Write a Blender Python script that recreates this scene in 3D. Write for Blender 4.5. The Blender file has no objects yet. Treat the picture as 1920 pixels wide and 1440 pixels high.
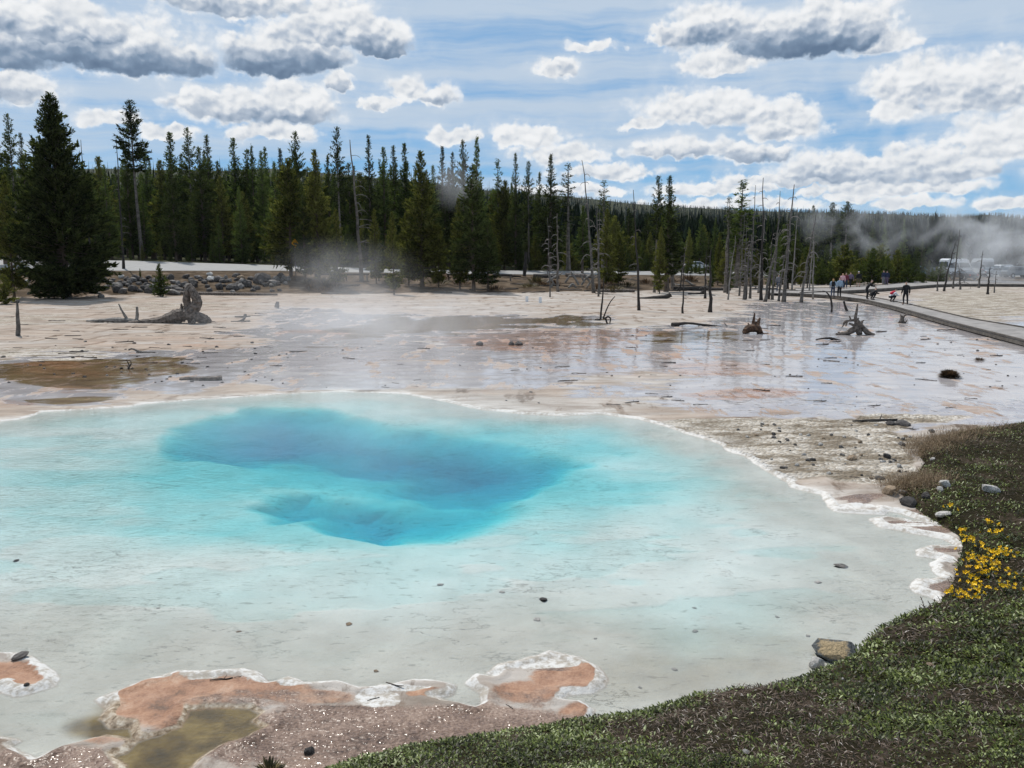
import bpy, bmesh, math, random
import numpy as np
from mathutils import Vector, Matrix
R = math.radians
rnd = random.Random(7)
C = bpy.context.scene.collection
scn = bpy.context.scene

# ------------------------------------------------------------------ camera
F = 1600.0                      # focal length in photo pixels (1920 wide)
EYE = 4.5
PITCH = math.atan((720 - 470) / F)
cam = bpy.data.cameras.new('camera'); camo = bpy.data.objects.new('camera', cam); C.objects.link(camo)
cam.sensor_width = 36; cam.lens = 36 * F / 1920; cam.clip_start = .05; cam.clip_end = 12000
camo.location = (0, 0, EYE); camo.rotation_euler = (R(90) - PITCH, 0, 0)
scn.camera = camo

# ------------------------------------------------------------------ sun, sky, exposure
SUN_EL, SUN_AZ = 56.0, -32.0    # azimuth measured from +Y towards +X
sl = bpy.data.lights.new('sun', 'SUN'); sl.energy = 4.7; sl.angle = R(.5); sl.color = (1, .95, .88)
so = bpy.data.objects.new('sun', sl); C.objects.link(so)
sd_ = Vector((math.sin(R(SUN_AZ)) * math.cos(R(SUN_EL)), math.cos(R(SUN_AZ)) * math.cos(R(SUN_EL)), math.sin(R(SUN_EL))))
so.rotation_euler = sd_.to_track_quat('Z', 'Y').to_euler()
scn.view_settings.view_transform = 'Standard'; scn.view_settings.look = 'None'
scn.view_settings.exposure = -0.22; scn.view_settings.gamma = 1.0
scn.render.engine = 'CYCLES'
scn.cycles.use_denoising = True
scn.cycles.max_bounces = 6; scn.cycles.transparent_max_bounces = 16; scn.cycles.volume_bounces = 1
scn.cycles.caustics_reflective = False; scn.cycles.caustics_refractive = False
scn.cycles.volume_step_rate = 1.0; scn.cycles.volume_max_steps = 64
scn.cycles.sample_clamp_direct = 20; scn.cycles.sample_clamp_indirect = 6

# ------------------------------------------------------------------ node helper
class NT:
    def __init__(s, nt):
        s.nt = nt; nt.nodes.clear()
    def n(s, typ, **kw):
        nd = s.nt.nodes.new(typ)
        for k, v in kw.items(): setattr(nd, k, v)
        return nd
    def put(s, sock, v):
        if isinstance(v, bpy.types.NodeSocket): s.nt.links.new(v, sock)
        elif v is not None:
            if hasattr(sock.default_value, '__len__') and not hasattr(v, '__len__'): v = (v,) * len(sock.default_value)
            if hasattr(sock.default_value, '__len__') and len(sock.default_value) == 4 and len(v) == 3: v = tuple(v) + (1,)
            sock.default_value = v
    def m(s, op, a, b=None, c=None, clamp=False):
        nd = s.n('ShaderNodeMath', operation=op, use_clamp=clamp)
        for i, v in enumerate((a, b, c)):
            if v is not None: s.put(nd.inputs[i], v)
        return nd.outputs[0]
    def v(s, op, a, b=None, sc=None):
        nd = s.n('ShaderNodeVectorMath', operation=op)
        s.put(nd.inputs[0], a)
        if b is not None: s.put(nd.inputs[1], b)
        if sc is not None: s.put(nd.inputs['Scale'], sc)
        return nd.outputs['Value'] if op in ('LENGTH', 'DOT_PRODUCT', 'DISTANCE') else nd.outputs[0]
    def mix(s, f, a, b, mode='MIX'):
        nd = s.n('ShaderNodeMix', data_type='RGBA', blend_type=mode)
        s.put(nd.inputs[0], f); s.put(nd.inputs[6], a); s.put(nd.inputs[7], b)
        return nd.outputs[2]
    def mixf(s, f, a, b):
        nd = s.n('ShaderNodeMix', data_type='FLOAT')
        s.put(nd.inputs[0], f); s.put(nd.inputs[2], a); s.put(nd.inputs[3], b)
        return nd.outputs[0]
    def ss(s, x, lo, hi, a=0.0, b=1.0):
        nd = s.n('ShaderNodeMapRange', interpolation_type='SMOOTHSTEP')
        for k, v in (('Value', x), ('From Min', lo), ('From Max', hi), ('To Min', a), ('To Max', b)): s.put(nd.inputs[k], v)
        return nd.outputs[0]
    def noise(s, vec, scale, detail=4, rough=.5, dist=0.0, out=0):
        nd = s.n('ShaderNodeTexNoise')
        s.put(nd.inputs['Vector'], vec); s.put(nd.inputs['Scale'], scale); s.put(nd.inputs['Detail'], detail)
        s.put(nd.inputs['Roughness'], rough); s.put(nd.inputs['Distortion'], dist)
        return nd.outputs[out]
    def vor(s, vec, scale, feature='F1', out=0):
        nd = s.n('ShaderNodeTexVoronoi', feature=feature)
        s.put(nd.inputs['Vector'], vec); s.put(nd.inputs['Scale'], scale)
        return nd.outputs[out]
    def ramp(s, f, stops):
        nd = s.n('ShaderNodeValToRGB'); el = nd.color_ramp.elements
        while len(el) > 1: el.remove(el[-1])
        for i, (p, c) in enumerate(stops):
            e = el[0] if i == 0 else el.new(p)
            e.position = p; e.color = tuple(c) + (1,) if len(c) == 3 else c
        s.put(nd.inputs[0], f); return nd.outputs[0]
    def pos(s): return s.n('ShaderNodeNewGeometry').outputs['Position']
    def obj(s): return s.n('ShaderNodeTexCoord').outputs['Object']
    def xyz(s, v):
        nd = s.n('ShaderNodeSeparateXYZ'); s.put(nd.inputs[0], v); return nd.outputs
    def comb(s, x, y, z):
        nd = s.n('ShaderNodeCombineXYZ')
        for i, v in enumerate((x, y, z)): s.put(nd.inputs[i], v)
        return nd.outputs[0]
    def attr(s, name):
        return s.n('ShaderNodeAttribute', attribute_name=name).outputs
    def bump(s, h, dist=.02, strength=1.0, normal=None):
        nd = s.n('ShaderNodeBump'); s.put(nd.inputs['Height'], h); s.put(nd.inputs['Distance'], dist); s.put(nd.inputs['Strength'], strength)
        if normal is not None: s.put(nd.inputs['Normal'], normal)
        return nd.outputs[0]
    def bsdf(s, col, rough=.8, normal=None, metallic=0.0, ior=1.45, **kw):
        nd = s.n('ShaderNodeBsdfPrincipled')
        s.put(nd.inputs['Base Color'], col); s.put(nd.inputs['Roughness'], rough); s.put(nd.inputs['Metallic'], metallic)
        s.put(nd.inputs['IOR'], ior)
        if normal is not None: s.put(nd.inputs['Normal'], normal)
        for k, v in kw.items(): s.put(nd.inputs[k], v)
        return nd.outputs[0]
    def out(s, surf=None, vol=None):
        o = s.n('ShaderNodeOutputMaterial')
        if surf is not None: s.nt.links.new(surf, o.inputs[0])
        if vol is not None: s.nt.links.new(vol, o.inputs[1])

def newmat(name):
    m = bpy.data.materials.new(name); m.use_nodes = True
    return m, NT(m.node_tree)

_simple = {}
def mat(name, col, rough=.7, var=.25, scale=6.0, metallic=0.0, bump=0.0, col2=None, bscale=None):
    """procedural mottled surface"""
    if name in _simple: return _simple[name]
    m, t = newmat(name)
    p = t.obj(); f = t.noise(p, scale, 5, .6)
    c2 = col2 or tuple(c * (1 - var) for c in col)
    c = t.mix(t.ss(f, .35, .65), col, c2)
    nrm = t.bump(t.noise(p, bscale or scale * 4, 5, .6), bump) if bump else None
    t.out(t.bsdf(c, rough, nrm, metallic)); _simple[name] = m
    return m

# ------------------------------------------------------------------ pixel -> world helpers (authoring only)
SP, CP = math.sin(PITCH), math.cos(PITCH)
def ray(px, py):
    a, b = (px - 960) / F, (720 - py) / F
    return (a, CP + b * SP, -SP + b * CP)
def P(px, py, z=0.04):
    d = ray(px, py); k = (z - EYE) / d[2]
    return (d[0] * k, d[1] * k)
def Q(px, py, dist):
    d = ray(px, py); k = dist / d[1]
    return (d[0] * k, dist, EYE + d[2] * k)
def ang(px, py):
    d = ray(px, py); return math.degrees(math.atan2(d[0], d[1])), math.degrees(math.atan2(d[2], math.hypot(d[0], d[1])))

# ------------------------------------------------------------------ sky with clouds
CLOUDS = [  # px, py(base line), half width, up, down, darkness
 (235,112,150,84,24,.85),(110,48,120,60,30,.5),(15,95,95,95,26,.75),(25,176,78,48,14,.5),
 (535,116,122,68,22,.85),(630,62,110,66,24,.45),(720,88,75,52,14,.75),(430,6,130,38,18,.5),
 (420,196,110,36,26,.4),(530,205,110,52,26,.5),(505,248,84,28,14,.25),(200,228,60,18,10,.2),(310,252,50,16,12,.1),
 (770,165,52,30,22,.3),(830,180,36,22,16,.4),(705,190,40,15,12,.2),(630,158,34,18,14,.4),(845,256,60,22,16,.1),(985,258,80,28,18,.12),(1060,290,100,24,16,.2),
 (1050,128,48,20,13,.3),(1110,85,50,10,8,.1),(1230,62,45,22,16,.3),(1330,60,110,48,34,.5),(1510,82,130,70,28,.85),(1570,45,90,44,40,.3),(1350,120,90,24,14,.2),(1640,85,60,26,18,.3),
 (1740,160,115,52,24,.25),(1860,178,120,70,30,.4),(1700,205,60,26,18,.1),(1900,270,110,60,24,.25),
 (1320,215,135,52,22,.3),(1470,232,90,42,24,.3),(1200,232,46,14,10,.1),(1290,283,110,26,16,.4),(1410,285,80,22,18,.45),
 (1560,320,130,38,20,.4),(1740,320,140,48,20,.4),(1500,340,180,16,10,.25),(1680,350,150,18,10,.3),
 (1530,362,32,16,8,.3),(1600,366,50,14,8,.2),(1710,380,60,20,9,.1),(1880,385,70,16,8,.1),
 (1130,325,110,20,12,.3),(1330,360,130,16,10,.2),(1060,360,120,14,10,.2),(1250,390,140,14,10,.1),(1440,385,110,12,8,.15)]
world = bpy.data.worlds.new('World'); scn.world = world; world.use_nodes = True
def build_world():
    t = NT(world.node_tree)
    sky = t.n('ShaderNodeTexSky', sky_type='NISHITA', sun_disc=False)
    sky.sun_elevation = R(SUN_EL); sky.sun_rotation = R(SUN_AZ); sky.altitude = 2200
    sky.air_density = 1.0; sky.dust_density = .3; sky.ozone_density = 2.0
    d = t.n('ShaderNodeTexCoord').outputs['Generated']
    x, y, z = t.xyz(d)
    az = t.m('MULTIPLY', t.m('ARCTAN2', x, y), 180 / math.pi)
    el = t.m('MULTIPLY', t.m('ARCSINE', z), 180 / math.pi)
    p = t.comb(az, el, 0.0)
    # domain warp
    w1 = t.v('SUBTRACT', t.noise(p, .28, 3, .5, out=1), (.5, .5, .5))
    w2 = t.v('SUBTRACT', t.noise(p, 1.0, 4, .55, out=1), (.5, .5, .5))
    wv = t.v('ADD', t.v('MULTIPLY', w1, (4.2, 1.5, 0)), t.v('MULTIPLY', w2, (1.8, 1.05, 0)))
    q = t.v('ADD', p, wv)
    Fm, Dm = None, None
    for (cx, cy, a, up, dn, dk) in CLOUDS:
        ca, ce = ang(cx, cy); s = 1 / F * 57.3
        a, up, dn = a * s * 1.08, up * s * 1.1, dn * s * 1.15
        dq = t.v('ADD', q, (-ca, -ce, 0))
        e = t.v('MAXIMUM', t.v('MULTIPLY', dq, (1 / a, 1 / up, 0)), t.v('MULTIPLY', dq, (-1 / a, -1 / dn, 0)))
        f = t.v('LENGTH', e)
        Fm = f if Fm is None else t.m('SMOOTH_MIN', Fm, f, .12)
        if dk >= .2:                       # thick body: grey underside that fades upwards
            dy = t.xyz(dq)[1]
            m1 = t.m('MULTIPLY_ADD', dy, -.95 * dk / up, dk * .57, clamp=True)
            m2 = t.m('MULTIPLY_ADD', f, -2.6 * dk, 2.6 * dk)
            g = t.m('MINIMUM', m1, m2)
            Dm = g if Dm is None else t.m('SMOOTH_MAX', Dm, g, .1)
    Fm = t.m('SUBTRACT', 1.0, Fm)
    Dmr = Dm
    # other clouds outside the mapped window (overhead, behind)
    gen = t.m('SUBTRACT', t.noise(t.v('MULTIPLY', q, (.05, .09, 1)), 1.0, 5, .55), .56)
    genm = t.ss(el, 16, 24)
    far = t.ss(t.m('ABSOLUTE', az), 33, 44)
    genf = t.m('SUBTRACT', t.m('MULTIPLY', gen, 3.0), t.m('SUBTRACT', 1.0, t.m('MAXIMUM', genm, far)))
    Fm = t.m('MAXIMUM', Fm, genf)
    det = t.noise(p, .62, 7, .52)
    def puff(v):                            # rounded heads, two sizes
        n1 = t.n('ShaderNodeTexVoronoi', feature='SMOOTH_F1'); t.put(n1.inputs['Vector'], v); t.put(n1.inputs['Scale'], .62); t.put(n1.inputs['Smoothness'], .35)
        n2 = t.n('ShaderNodeTexVoronoi', feature='SMOOTH_F1'); t.put(n2.inputs['Vector'], v); t.put(n2.inputs['Scale'], 1.7); t.put(n2.inputs['Smoothness'], .3)
        return t.m('ADD', t.m('MULTIPLY', n1.outputs[0], -.70), t.m('MULTIPLY', n2.outputs[0], -.36))
    qs = t.v('ADD', t.v('MULTIPLY', p, (1, 1.35, 1)), t.v('MULTIPLY', w2, (1.1, .9, 0)))
    h0 = puff(qs); h1 = puff(t.v('ADD', qs, (-.16, .34, 0)))
    fine = t.noise(p, 2.4, 5, .55)
    Ff = t.m('ADD', Fm, t.m('ADD', t.m('MULTIPLY', t.m('SUBTRACT', det, .5), 1.0), t.m('ADD', t.m('MULTIPLY', t.m('ADD', h0, .52), .55), t.m('MULTIPLY', t.m('SUBTRACT', fine, .5), .24))))
    cov = t.ss(Ff, -.03, t.m('ADD', .22, t.m('MULTIPLY', t.ss(det, .4, .6), .26)))
    lit = t.m('ADD', t.m('MULTIPLY', t.m('SUBTRACT', h0, h1), .62), t.m('ADD', t.m('MULTIPLY', t.m('SUBTRACT', fine, .5), .22), t.m('MULTIPLY', t.m('SUBTRACT', det, .5), .35)))
    Dm = t.m('MAXIMUM', Dm, t.m('MULTIPLY', t.ss(genf, 0, .6), .35))
    dk_ = t.ss(t.m('SUBTRACT', Dm, t.m('MULTIPLY', lit, .25)), .04, .80)
    sh = t.m('SUBTRACT', t.m('ADD', t.m('MULTIPLY', dk_, .95), t.m('MULTIPLY', t.ss(Ff, .0, .8), .16)), t.m('MULTIPLY', lit, t.ss(dk_, 0.1, .9, 1.0, .40)), clamp=True)
    ccol = t.ramp(sh, [(0, (9.4, 9.5, 9.6)), (.16, (8.0, 8.25, 8.55)), (.40, (4.9, 5.6, 6.6)), (.70, (2.2, 3.05, 4.3)), (1, (1.2, 1.85, 2.9))])
    # thin streaks of high cloud
    st = t.noise(t.v('MULTIPLY', t.v('ADD', p, t.v('MULTIPLY', w1, (3, .9, 0))), (.035, .42, 1)), 1.0, 6, .6)
    elb = t.ss(el, 1.0, 10.0)
    stc = t.m('MULTIPLY', t.ss(t.m('ADD', st, t.m('MULTIPLY', elb, .13)), .42, .72), .88)
    skyc = t.mix(1.0, sky.outputs[0], (.62, 1.0, 1.22), 'MULTIPLY')
    skyc = t.mix(t.m('ADD', .78, 0.0), skyc, t.mix(elb, (1.5, 4.3, 7.5), (2.2, 4.3, 7.0)))
    base = t.mix(stc, skyc, (5.7, 6.7, 7.9))
    low = t.ss(el, 2.5, -.5)
    base = t.mix(t.m('MULTIPLY', low, .35), base, (7, 8, 9))
    veil = t.ss(t.m('ADD', Fm, t.m('MULTIPLY', t.m('SUBTRACT', det, .5), 1.9)), -.55, .30)
    base = t.mix(t.m('MULTIPLY', veil, .30), base, (7.4, 8.0, 8.7))
    col = t.mix(cov, base, ccol)
    bg = t.n('ShaderNodeBackground'); t.put(bg.inputs[0], col); t.put(bg.inputs[1], .112)
    o = t.n('ShaderNodeOutputWorld'); t.nt.links.new(bg.outputs[0], o.inputs[0])
build_world()
world.cycles.sampling_method = 'MANUAL'; world.cycles.sample_map_resolution = 256

# ------------------------------------------------------------------ numpy noise
def _hash(ix, iy, seed):
    h = (ix.astype(np.int64) * 374761393 + iy.astype(np.int64) * 668265263 + seed * 974634777) & 0xffffffff
    h = ((h ^ (h >> 13)) * 1274126177) & 0xffffffff
    return ((h ^ (h >> 16)) & 0xffff) / 65535.0
def vnoise(x, y, seed=0):
    ix, iy = np.floor(x), np.floor(y); fx, fy = x - ix, y - iy
    ux, uy = fx * fx * (3 - 2 * fx), fy * fy * (3 - 2 * fy)
    a, b = _hash(ix, iy, seed), _hash(ix + 1, iy, seed); c, d = _hash(ix, iy + 1, seed), _hash(ix + 1, iy + 1, seed)
    return (a + (b - a) * ux) * (1 - uy) + (c + (d - c) * ux) * uy - .5
def fbm(x, y, oct=4, seed=0, gain=.5):
    s, a = 0, 1.0
    for i in range(oct):
        s = s + a * vnoise(x * 2 ** i + 17.3 * i, y * 2 ** i - 9.1 * i, seed + i); a *= gain
    return s
def sstep(x, lo, hi):
    t = np.clip((x - lo) / (hi - lo), 0, 1); return t * t * (3 - 2 * t)
def sdf(poly, x, y):
    """signed distance, negative inside"""
    poly = np.asarray(poly, float); n = len(poly)
    out = np.empty(x.size); X, Y = x.ravel(), y.ravel()
    A, B = poly, np.roll(poly, -1, 0); E = B - A; L2 = (E ** 2).sum(1) + 1e-12
    for s in range(0, X.size, 40000):
        px, py = X[s:s + 40000, None], Y[s:s + 40000, None]
        wx, wy = px - A[:, 0], py - A[:, 1]
        t = np.clip((wx * E[:, 0] + wy * E[:, 1]) / L2, 0, 1)
        d2 = (wx - E[:, 0] * t) ** 2 + (wy - E[:, 1] * t) ** 2
        c1 = (A[:, 1] <= py) & (B[:, 1] > py) & (E[:, 0] * wy - E[:, 1] * wx > 0)
        c2 = (A[:, 1] > py) & (B[:, 1] <= py) & (E[:, 0] * wy - E[:, 1] * wx < 0)
        wn = c1.sum(1) - c2.sum(1)
        out[s:s + 40000] = np.sqrt(d2.min(1)) * np.where(wn != 0, -1, 1)
    return out.reshape(x.shape)
def smooth_poly(pts, n=3):
    pts = np.asarray(pts, float); out = []
    for i in range(len(pts)):
        p0, p1, p2, p3 = pts[i - 1], pts[i], pts[(i + 1) % len(pts)], pts[(i + 2) % len(pts)]
        for k in range(n):
            t = k / n
            out.append(.5 * ((2 * p1) + (-p0 + p2) * t + (2 * p0 - 5 * p1 + 4 * p2 - p3) * t * t + (-p0 + 3 * p1 - 3 * p2 + p3) * t ** 3))
    return np.array(out)
# ------------------------------------------------------------------ terrain
POOL_PX = [(-700,1000),(-560,880),(-300,812),(-100,800),(0,788),(40,783),(80,771),(150,767),(240,761),(270,756),(330,751),(420,745),(520,738),(640,733),(700,735),(760,738),(830,750),(900,766),(980,775),(1060,778),(1130,775),(1200,785),(1260,801),(1310,818),(1350,832),(1365,842),(1400,853),(1440,879),(1457,891),(1476,903),(1484,912),(1515,920),(1543,925),(1551,940),(1568,955),(1607,959),(1654,962),(1657,952),(1664,953),(1690,959),(1718,970),(1746,979),(1700,974),(1660,968),(1641,973),(1648,980),(1657,985),(1698,993),(1740,1002),(1773,1009),(1804,1026),(1787,1024),(1746,1022),(1718,1029),(1726,1039),(1762,1046),(1748,1054),(1754,1068),(1768,1080),(1746,1086),(1721,1084),(1711,1098),(1721,1109),(1748,1115),(1766,1130),
 (1720,1150),(1690,1165),(1640,1190),(1620,1210),(1575,1250),(1530,1262),(1480,1285),(1400,1300),(1300,1315),(1200,1345),(1120,1362),(1097,1350),
 (1110,1327),(1087,1313),(1050,1310),(1057,1296),(1107,1295),(1130,1283),(1133,1270),(1117,1247),(1087,1230),(1030,1220),(997,1230),(940,1242),(913,1258),(930,1265),(893,1263),(878,1277),(903,1297),(907,1317),(893,1323),(853,1315),(807,1305),(843,1297),(850,1283),(827,1277),(773,1275),(730,1282),(673,1287),(650,1280),(633,1275),(567,1280),(540,1267),(503,1277),(477,1257),(457,1252),(400,1257),(333,1258),(277,1273),(220,1293),(187,1307),(203,1323),(190,1343),(207,1360),(250,1357),(262,1382),(300,1371),(333,1358),(347,1323),(427,1321),(473,1323),(500,1333),(480,1347),(503,1360),(467,1380),(430,1390),(400,1407),(360,1437),(345,1475),(235,1475),(230,1433),(207,1411),(233,1407),(247,1390),(200,1377),(117,1397),(67,1418),(13,1397),(33,1387),(0,1380),(-100,1375),(-300,1340),(-600,1180)]
ISLAND_PX = [(-70,1232),(-30,1224),(0,1224),(30,1222),(55,1228),(90,1250),(108,1270),(100,1283),(60,1297),(30,1300),(0,1290),(-50,1292),(-90,1262)]
BANK_PX = [(-900,2100),(-300,1850),(100,1640),(400,1520),(620,1440),(760,1400),(900,1382),(960,1370),(1080,1352),(1120,1350),(1200,1335),(1300,1306),(1400,1292),(1480,1277),(1530,1254),(1575,1240),(1620,1203),(1640,1182),(1690,1155),(1720,1142),(1766,1124),(1790,1085),(1800,1050),(1808,1020),(1800,1000),(1775,985),(1740,965),(1715,945),(1690,925),(1665,918),(1690,900),(1720,890),(1735,868),(1722,850),(1730,832),(1760,822),(1800,810),(1860,801),(1920,792),(2060,780),(2400,775)]
SHELF_Z = .04
pool_poly = np.array([P(a, b, SHELF_Z * .5) for a, b in POOL_PX])
isl_poly = np.array([P(a, b, SHELF_Z * .5) for a, b in ISLAND_PX])
bank_poly = np.array([P(a, b, .08) for a, b in BANK_PX] + [(60, 5), (60, -50), (-60, -50), (-25, 1)])
V1_PX = [(330,850),(345,818),(400,796),(470,782),(560,776),(640,786),(700,806),(760,826),(850,836),(960,850),(1050,870),(1092,893),(1050,912),(960,935),(885,949),(800,944),(735,925),(760,900),(700,905),(620,885),(540,875),(450,878),(370,875)]
V2_PX = [(512,966),(555,946),(592,943),(612,962),(650,960),(712,965),(718,985),(745,1000),(740,1018),(690,1012),(640,1013),(610,995),(585,974),(545,985)]
V3_PX = [(700,960),(800,955),(920,950),(945,965),(900,1002),(830,1020),(740,1022),(690,1010)]
v1_poly = np.array([P(a, b, -.25) for a, b in V1_PX]); v2_poly = np.array([P(a, b, -.25) for a, b in V2_PX]); v3_poly = np.array([P(a, b, -.2) for a, b in V3_PX])
bowl_c = P(720, 915, -.6)

# road edge profile: photo x, near edge distance, near y px, far distance, far y px, toe distance
ROADP = np.array([(-900,100,510,112,487,84),(0,93,508,105,487,82),(240,95,508,107,489,84),(528,104,508,114,498,88),(646,108,511,118,502,88),(771,112,512,120,506,90),(1000,118,515,126,508,92),(1250,126,516,134,509,96),(1420,134,518,142,510,110),(1600,140,520,150,515,128),(1800,140,519,156,511,130),(2100,140,519,158,510,130),(3000,140,519,158,510,130)], float)
ra = np.array([Q(r[0], 500, 100)[0] / 100 for r in ROADP])
rzn = np.array([Q(r[0], r[2], r[1])[2] for r in ROADP]); rzf = np.array([Q(r[0], r[4], r[3])[2] for r in ROADP])
# ridge of the far hill: photo x, ridge y, distance
RIDGE = np.array([(-900,330,2300),(0,320,2300),(516,318,2300),(619,328,2300),(920,355,2300),(1105,371,2300),(1184,379,2300),(1271,385,2300),(1400,391,2300),(1560,393,2300),(1700,398,2300),(1790,402,2300),(1850,398,2300),(1920,405,2300),(2600,410,2300)], float)
ga = np.array([Q(r[0], 400, 100)[0] / 100 for r in RIDGE]); gz_r = np.array([Q(r[0], r[1], r[2])[2] - 12 for r in RIDGE])

def pool_sd(x, y):
    """metres to the waterline, negative in the water"""
    s = np.minimum(60.0, sdf(pool_poly, x, y)); s2 = sdf(isl_poly, x, y)
    s = np.maximum(s, -s2)
    d = np.hypot(x, y)
    return s + .045 * fbm(x * 4.5, y * 4.5, 3, 3) * sstep(d, 40, 20) + .16 * fbm(x * .8, y * .8, 3, 5) * sstep(d, 8, 18)
def depth(x, y, s):
    e = np.hypot((x - bowl_c[0]) / 9.0, (y - bowl_c[1]) / 6.9)
    wob = .25 * fbm(x * .45, y * .45, 4, 11)
    D = .010 + .008 * sstep(-s, 0, .5) + .006 * sstep(-s, .5, 4)
    D = D + .31 * sstep(1.04 - e + wob, 0, 1.0) ** 1.3 * sstep(-s, 0, 2.2) + .10 * sstep(1 - e + wob, .5, .95)
    n1 = .22 * fbm(x * .8, y * .8, 4, 21)
    qx, qy = x + .5 * fbm(x * .9 + 5, y * .9, 2, 25), y + .8 * fbm(x * .9, y * .9 + 8, 2, 27)
    a1 = -sdf(v1_poly, qx, qy); a2 = -sdf(v2_poly, qx, qy)
    D = D + .46 * sstep(-sdf(v3_poly, x, y) + n1, -.7, .9)
    D = D + .40 * sstep(a1 + n1, -.45, .55) + .55 * sstep(a1, .2, 3)
    D = D + .50 * sstep(a2 + .14 * fbm(x * 1.7, y * 1.7, 3, 29), -.42, .34)
    led = fbm(x * .35 + 3, y * .9 + 1, 4, 31)
    D = D + .022 * sstep(led, -.02, .03) * sstep(-s, .4, 1.5) + .012 * fbm(x * 2.0, y * 2.6, 3, 33) + .05 * fbm(x * .8, y * 1.1, 4, 35) * sstep(.8 - e, 0, .5)
    return np.maximum(D * .45, .007)
def bank_in(x, y):
    return -sdf(bank_poly, x, y)
def ground_z(x, y, full=False):
    x = np.asarray(x, float); y = np.asarray(y, float)
    d = np.hypot(x, y); yy = np.maximum(y, .5)
    z = .045 + .018 * fbm(x * .25, y * .25, 4, 41) + .012 * fbm(x * 1.4, y * 1.4, 3, 43)
    near = d < 60
    s = np.full(x.shape, 99.0); b = np.full(x.shape, -99.0)
    if near.any():
        xn, yn = x[near], y[near]
        s[near] = pool_sd(xn, yn); b[near] = bank_in(xn, yn)
        sn, bn = s[near], b[near]; dn = d[near]; zn = z[near]
        # crusted lip at the water's edge, gently rough ground behind it
        zn = np.maximum(zn, .012)
        lip = .040 * np.exp(-((sn - .09) / .08) ** 2) * sstep(dn, 45, 15)
        zl = .010 + (zn - .010) * sstep(sn, 0, .6) + lip + .010 * fbm(xn * 7, yn * 7, 3, 45) * sstep(dn, 20, 9)
        grav = sstep(xn, 4.0, 7.5) * sstep(yn, 12, 15) * sstep(yn, 27, 23) * sstep(sn, .3, 1.0)
        zl = zl + grav * (.05 + .05 * fbm(xn * 3, yn * 3, 4, 46))
        zl = np.maximum(zl, .008 + .02 * sstep(sn, 0, .05))
        zw = -depth(xn, yn, sn)
        k = sstep(sn, -.05, .012)
        zn = zw * (1 - k) + zl * k
        slope = .08 + .27 * sstep(dn, 17, 6.5)
        zb = np.minimum(.02 + .13 * (1 - np.exp(-np.maximum(bn, 0) / .10)) + slope * np.maximum(bn, 0), 2.75)
        zb = zb + (.05 * fbm(xn * 2.2, yn * 2.2, 4, 51) + .025 * fbm(xn * 9, yn * 9, 3, 52)) * sstep(bn, 0, .25)
        kb = sstep(bn, -.06, .06)
        zn = zn * (1 - kb) + np.maximum(zb, .05) * kb
        z[near] = zn
    # embankment, road bench, forest floor, hill
    farm = (y > 60) & (np.abs(x) < 6 * yy)
    if farm.any():
        xf, yf = x[farm], y[farm]; a = xf / yf
        nd = np.interp(a, ra, ROADP[:, 1]); fd = np.interp(a, ra, ROADP[:, 3]); td = np.interp(a, ra, ROADP[:, 5])
        zn_, zf_ = np.interp(a, ra, rzn), np.interp(a, ra, rzf)
        zz = z[farm]
        t = np.clip((yf - td) / (nd - 1.2 - td), 0, 1); t = .75 * t + .25 * t * t * (3 - 2 * t)
        zz = zz * (1 - t) + zn_ * t + .22 * fbm(xf * .35, yf * .35, 4, 61) * t * (1 - t) * 2.2
        u = np.clip((yf - nd) / (fd - nd), 0, 1)
        zz = np.where(yf > nd, zn_ + (zf_ - zn_) * u - .04, zz)
        bey = np.maximum(yf - fd - .8, 0)
        hz = np.interp(a, ga, gz_r)
        h = sstep(bey, 500, 2150) * (hz - zf_) * (1 + .05 * fbm(a * 9, yf * .002, 3, 71)) * sstep(yf, 5200, 2500)
        zz = zz + sstep(bey, 0, 12) * .5 * (fbm(xf * .08, yf * .08, 3, 73) + .3) * (rzn.max() - zn_ > -9) + h
        z[farm] = zz
    if full: return z, s, b
    return z
def gz(x, y): return float(ground_z(np.array([x]), np.array([y]))[0])
def hit(px, py, dmin=2.5, dmax=170):
    """ground point seen at a photo pixel"""
    r = ray(px, py); ts = np.geomspace(dmin, dmax, 700) / r[1]
    x, y, z = r[0] * ts, r[1] * ts, EYE + r[2] * ts
    g = ground_z(x, y); below = np.nonzero(z < np.maximum(g, 0.0))[0]
    i = below[0] if len(below) else len(ts) - 1
    return (x[i], y[i], max(g[i], -.3))

def grid_mesh(name, V, nr, nc, wrap=False):
    me = bpy.data.meshes.new(name); idx = np.arange(nr * nc).reshape(nr, nc)
    if wrap: idx = np.concatenate([idx, idx[:, :1]], 1)
    q = np.stack([idx[:-1, :-1], idx[:-1, 1:], idx[1:, 1:], idx[1:, :-1]], -1).reshape(-1, 4)
    fast_mesh(me, V, q); return me
def fast_mesh(me, V, Fc):
    V = np.asarray(V, np.float32); Fc = np.asarray(Fc, np.int32); k = Fc.shape[1]
    me.vertices.add(len(V)); me.vertices.foreach_set('co', V.ravel())
    me.loops.add(Fc.size); me.loops.foreach_set('vertex_index', Fc.ravel())
    me.polygons.add(len(Fc)); me.polygons.foreach_set('loop_start', np.arange(0, Fc.size, k, dtype=np.int32))
    me.polygons.foreach_set('loop_total', np.full(len(Fc), k, np.int32))
    me.update(calc_edges=True)
    return me
def vattr(me, name, arr, typ='FLOAT'):
    a = me.attributes.new(name, typ, 'POINT')
    a.data.foreach_set('value' if typ == 'FLOAT' else 'color', np.asarray(arr, np.float32).ravel())

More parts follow.
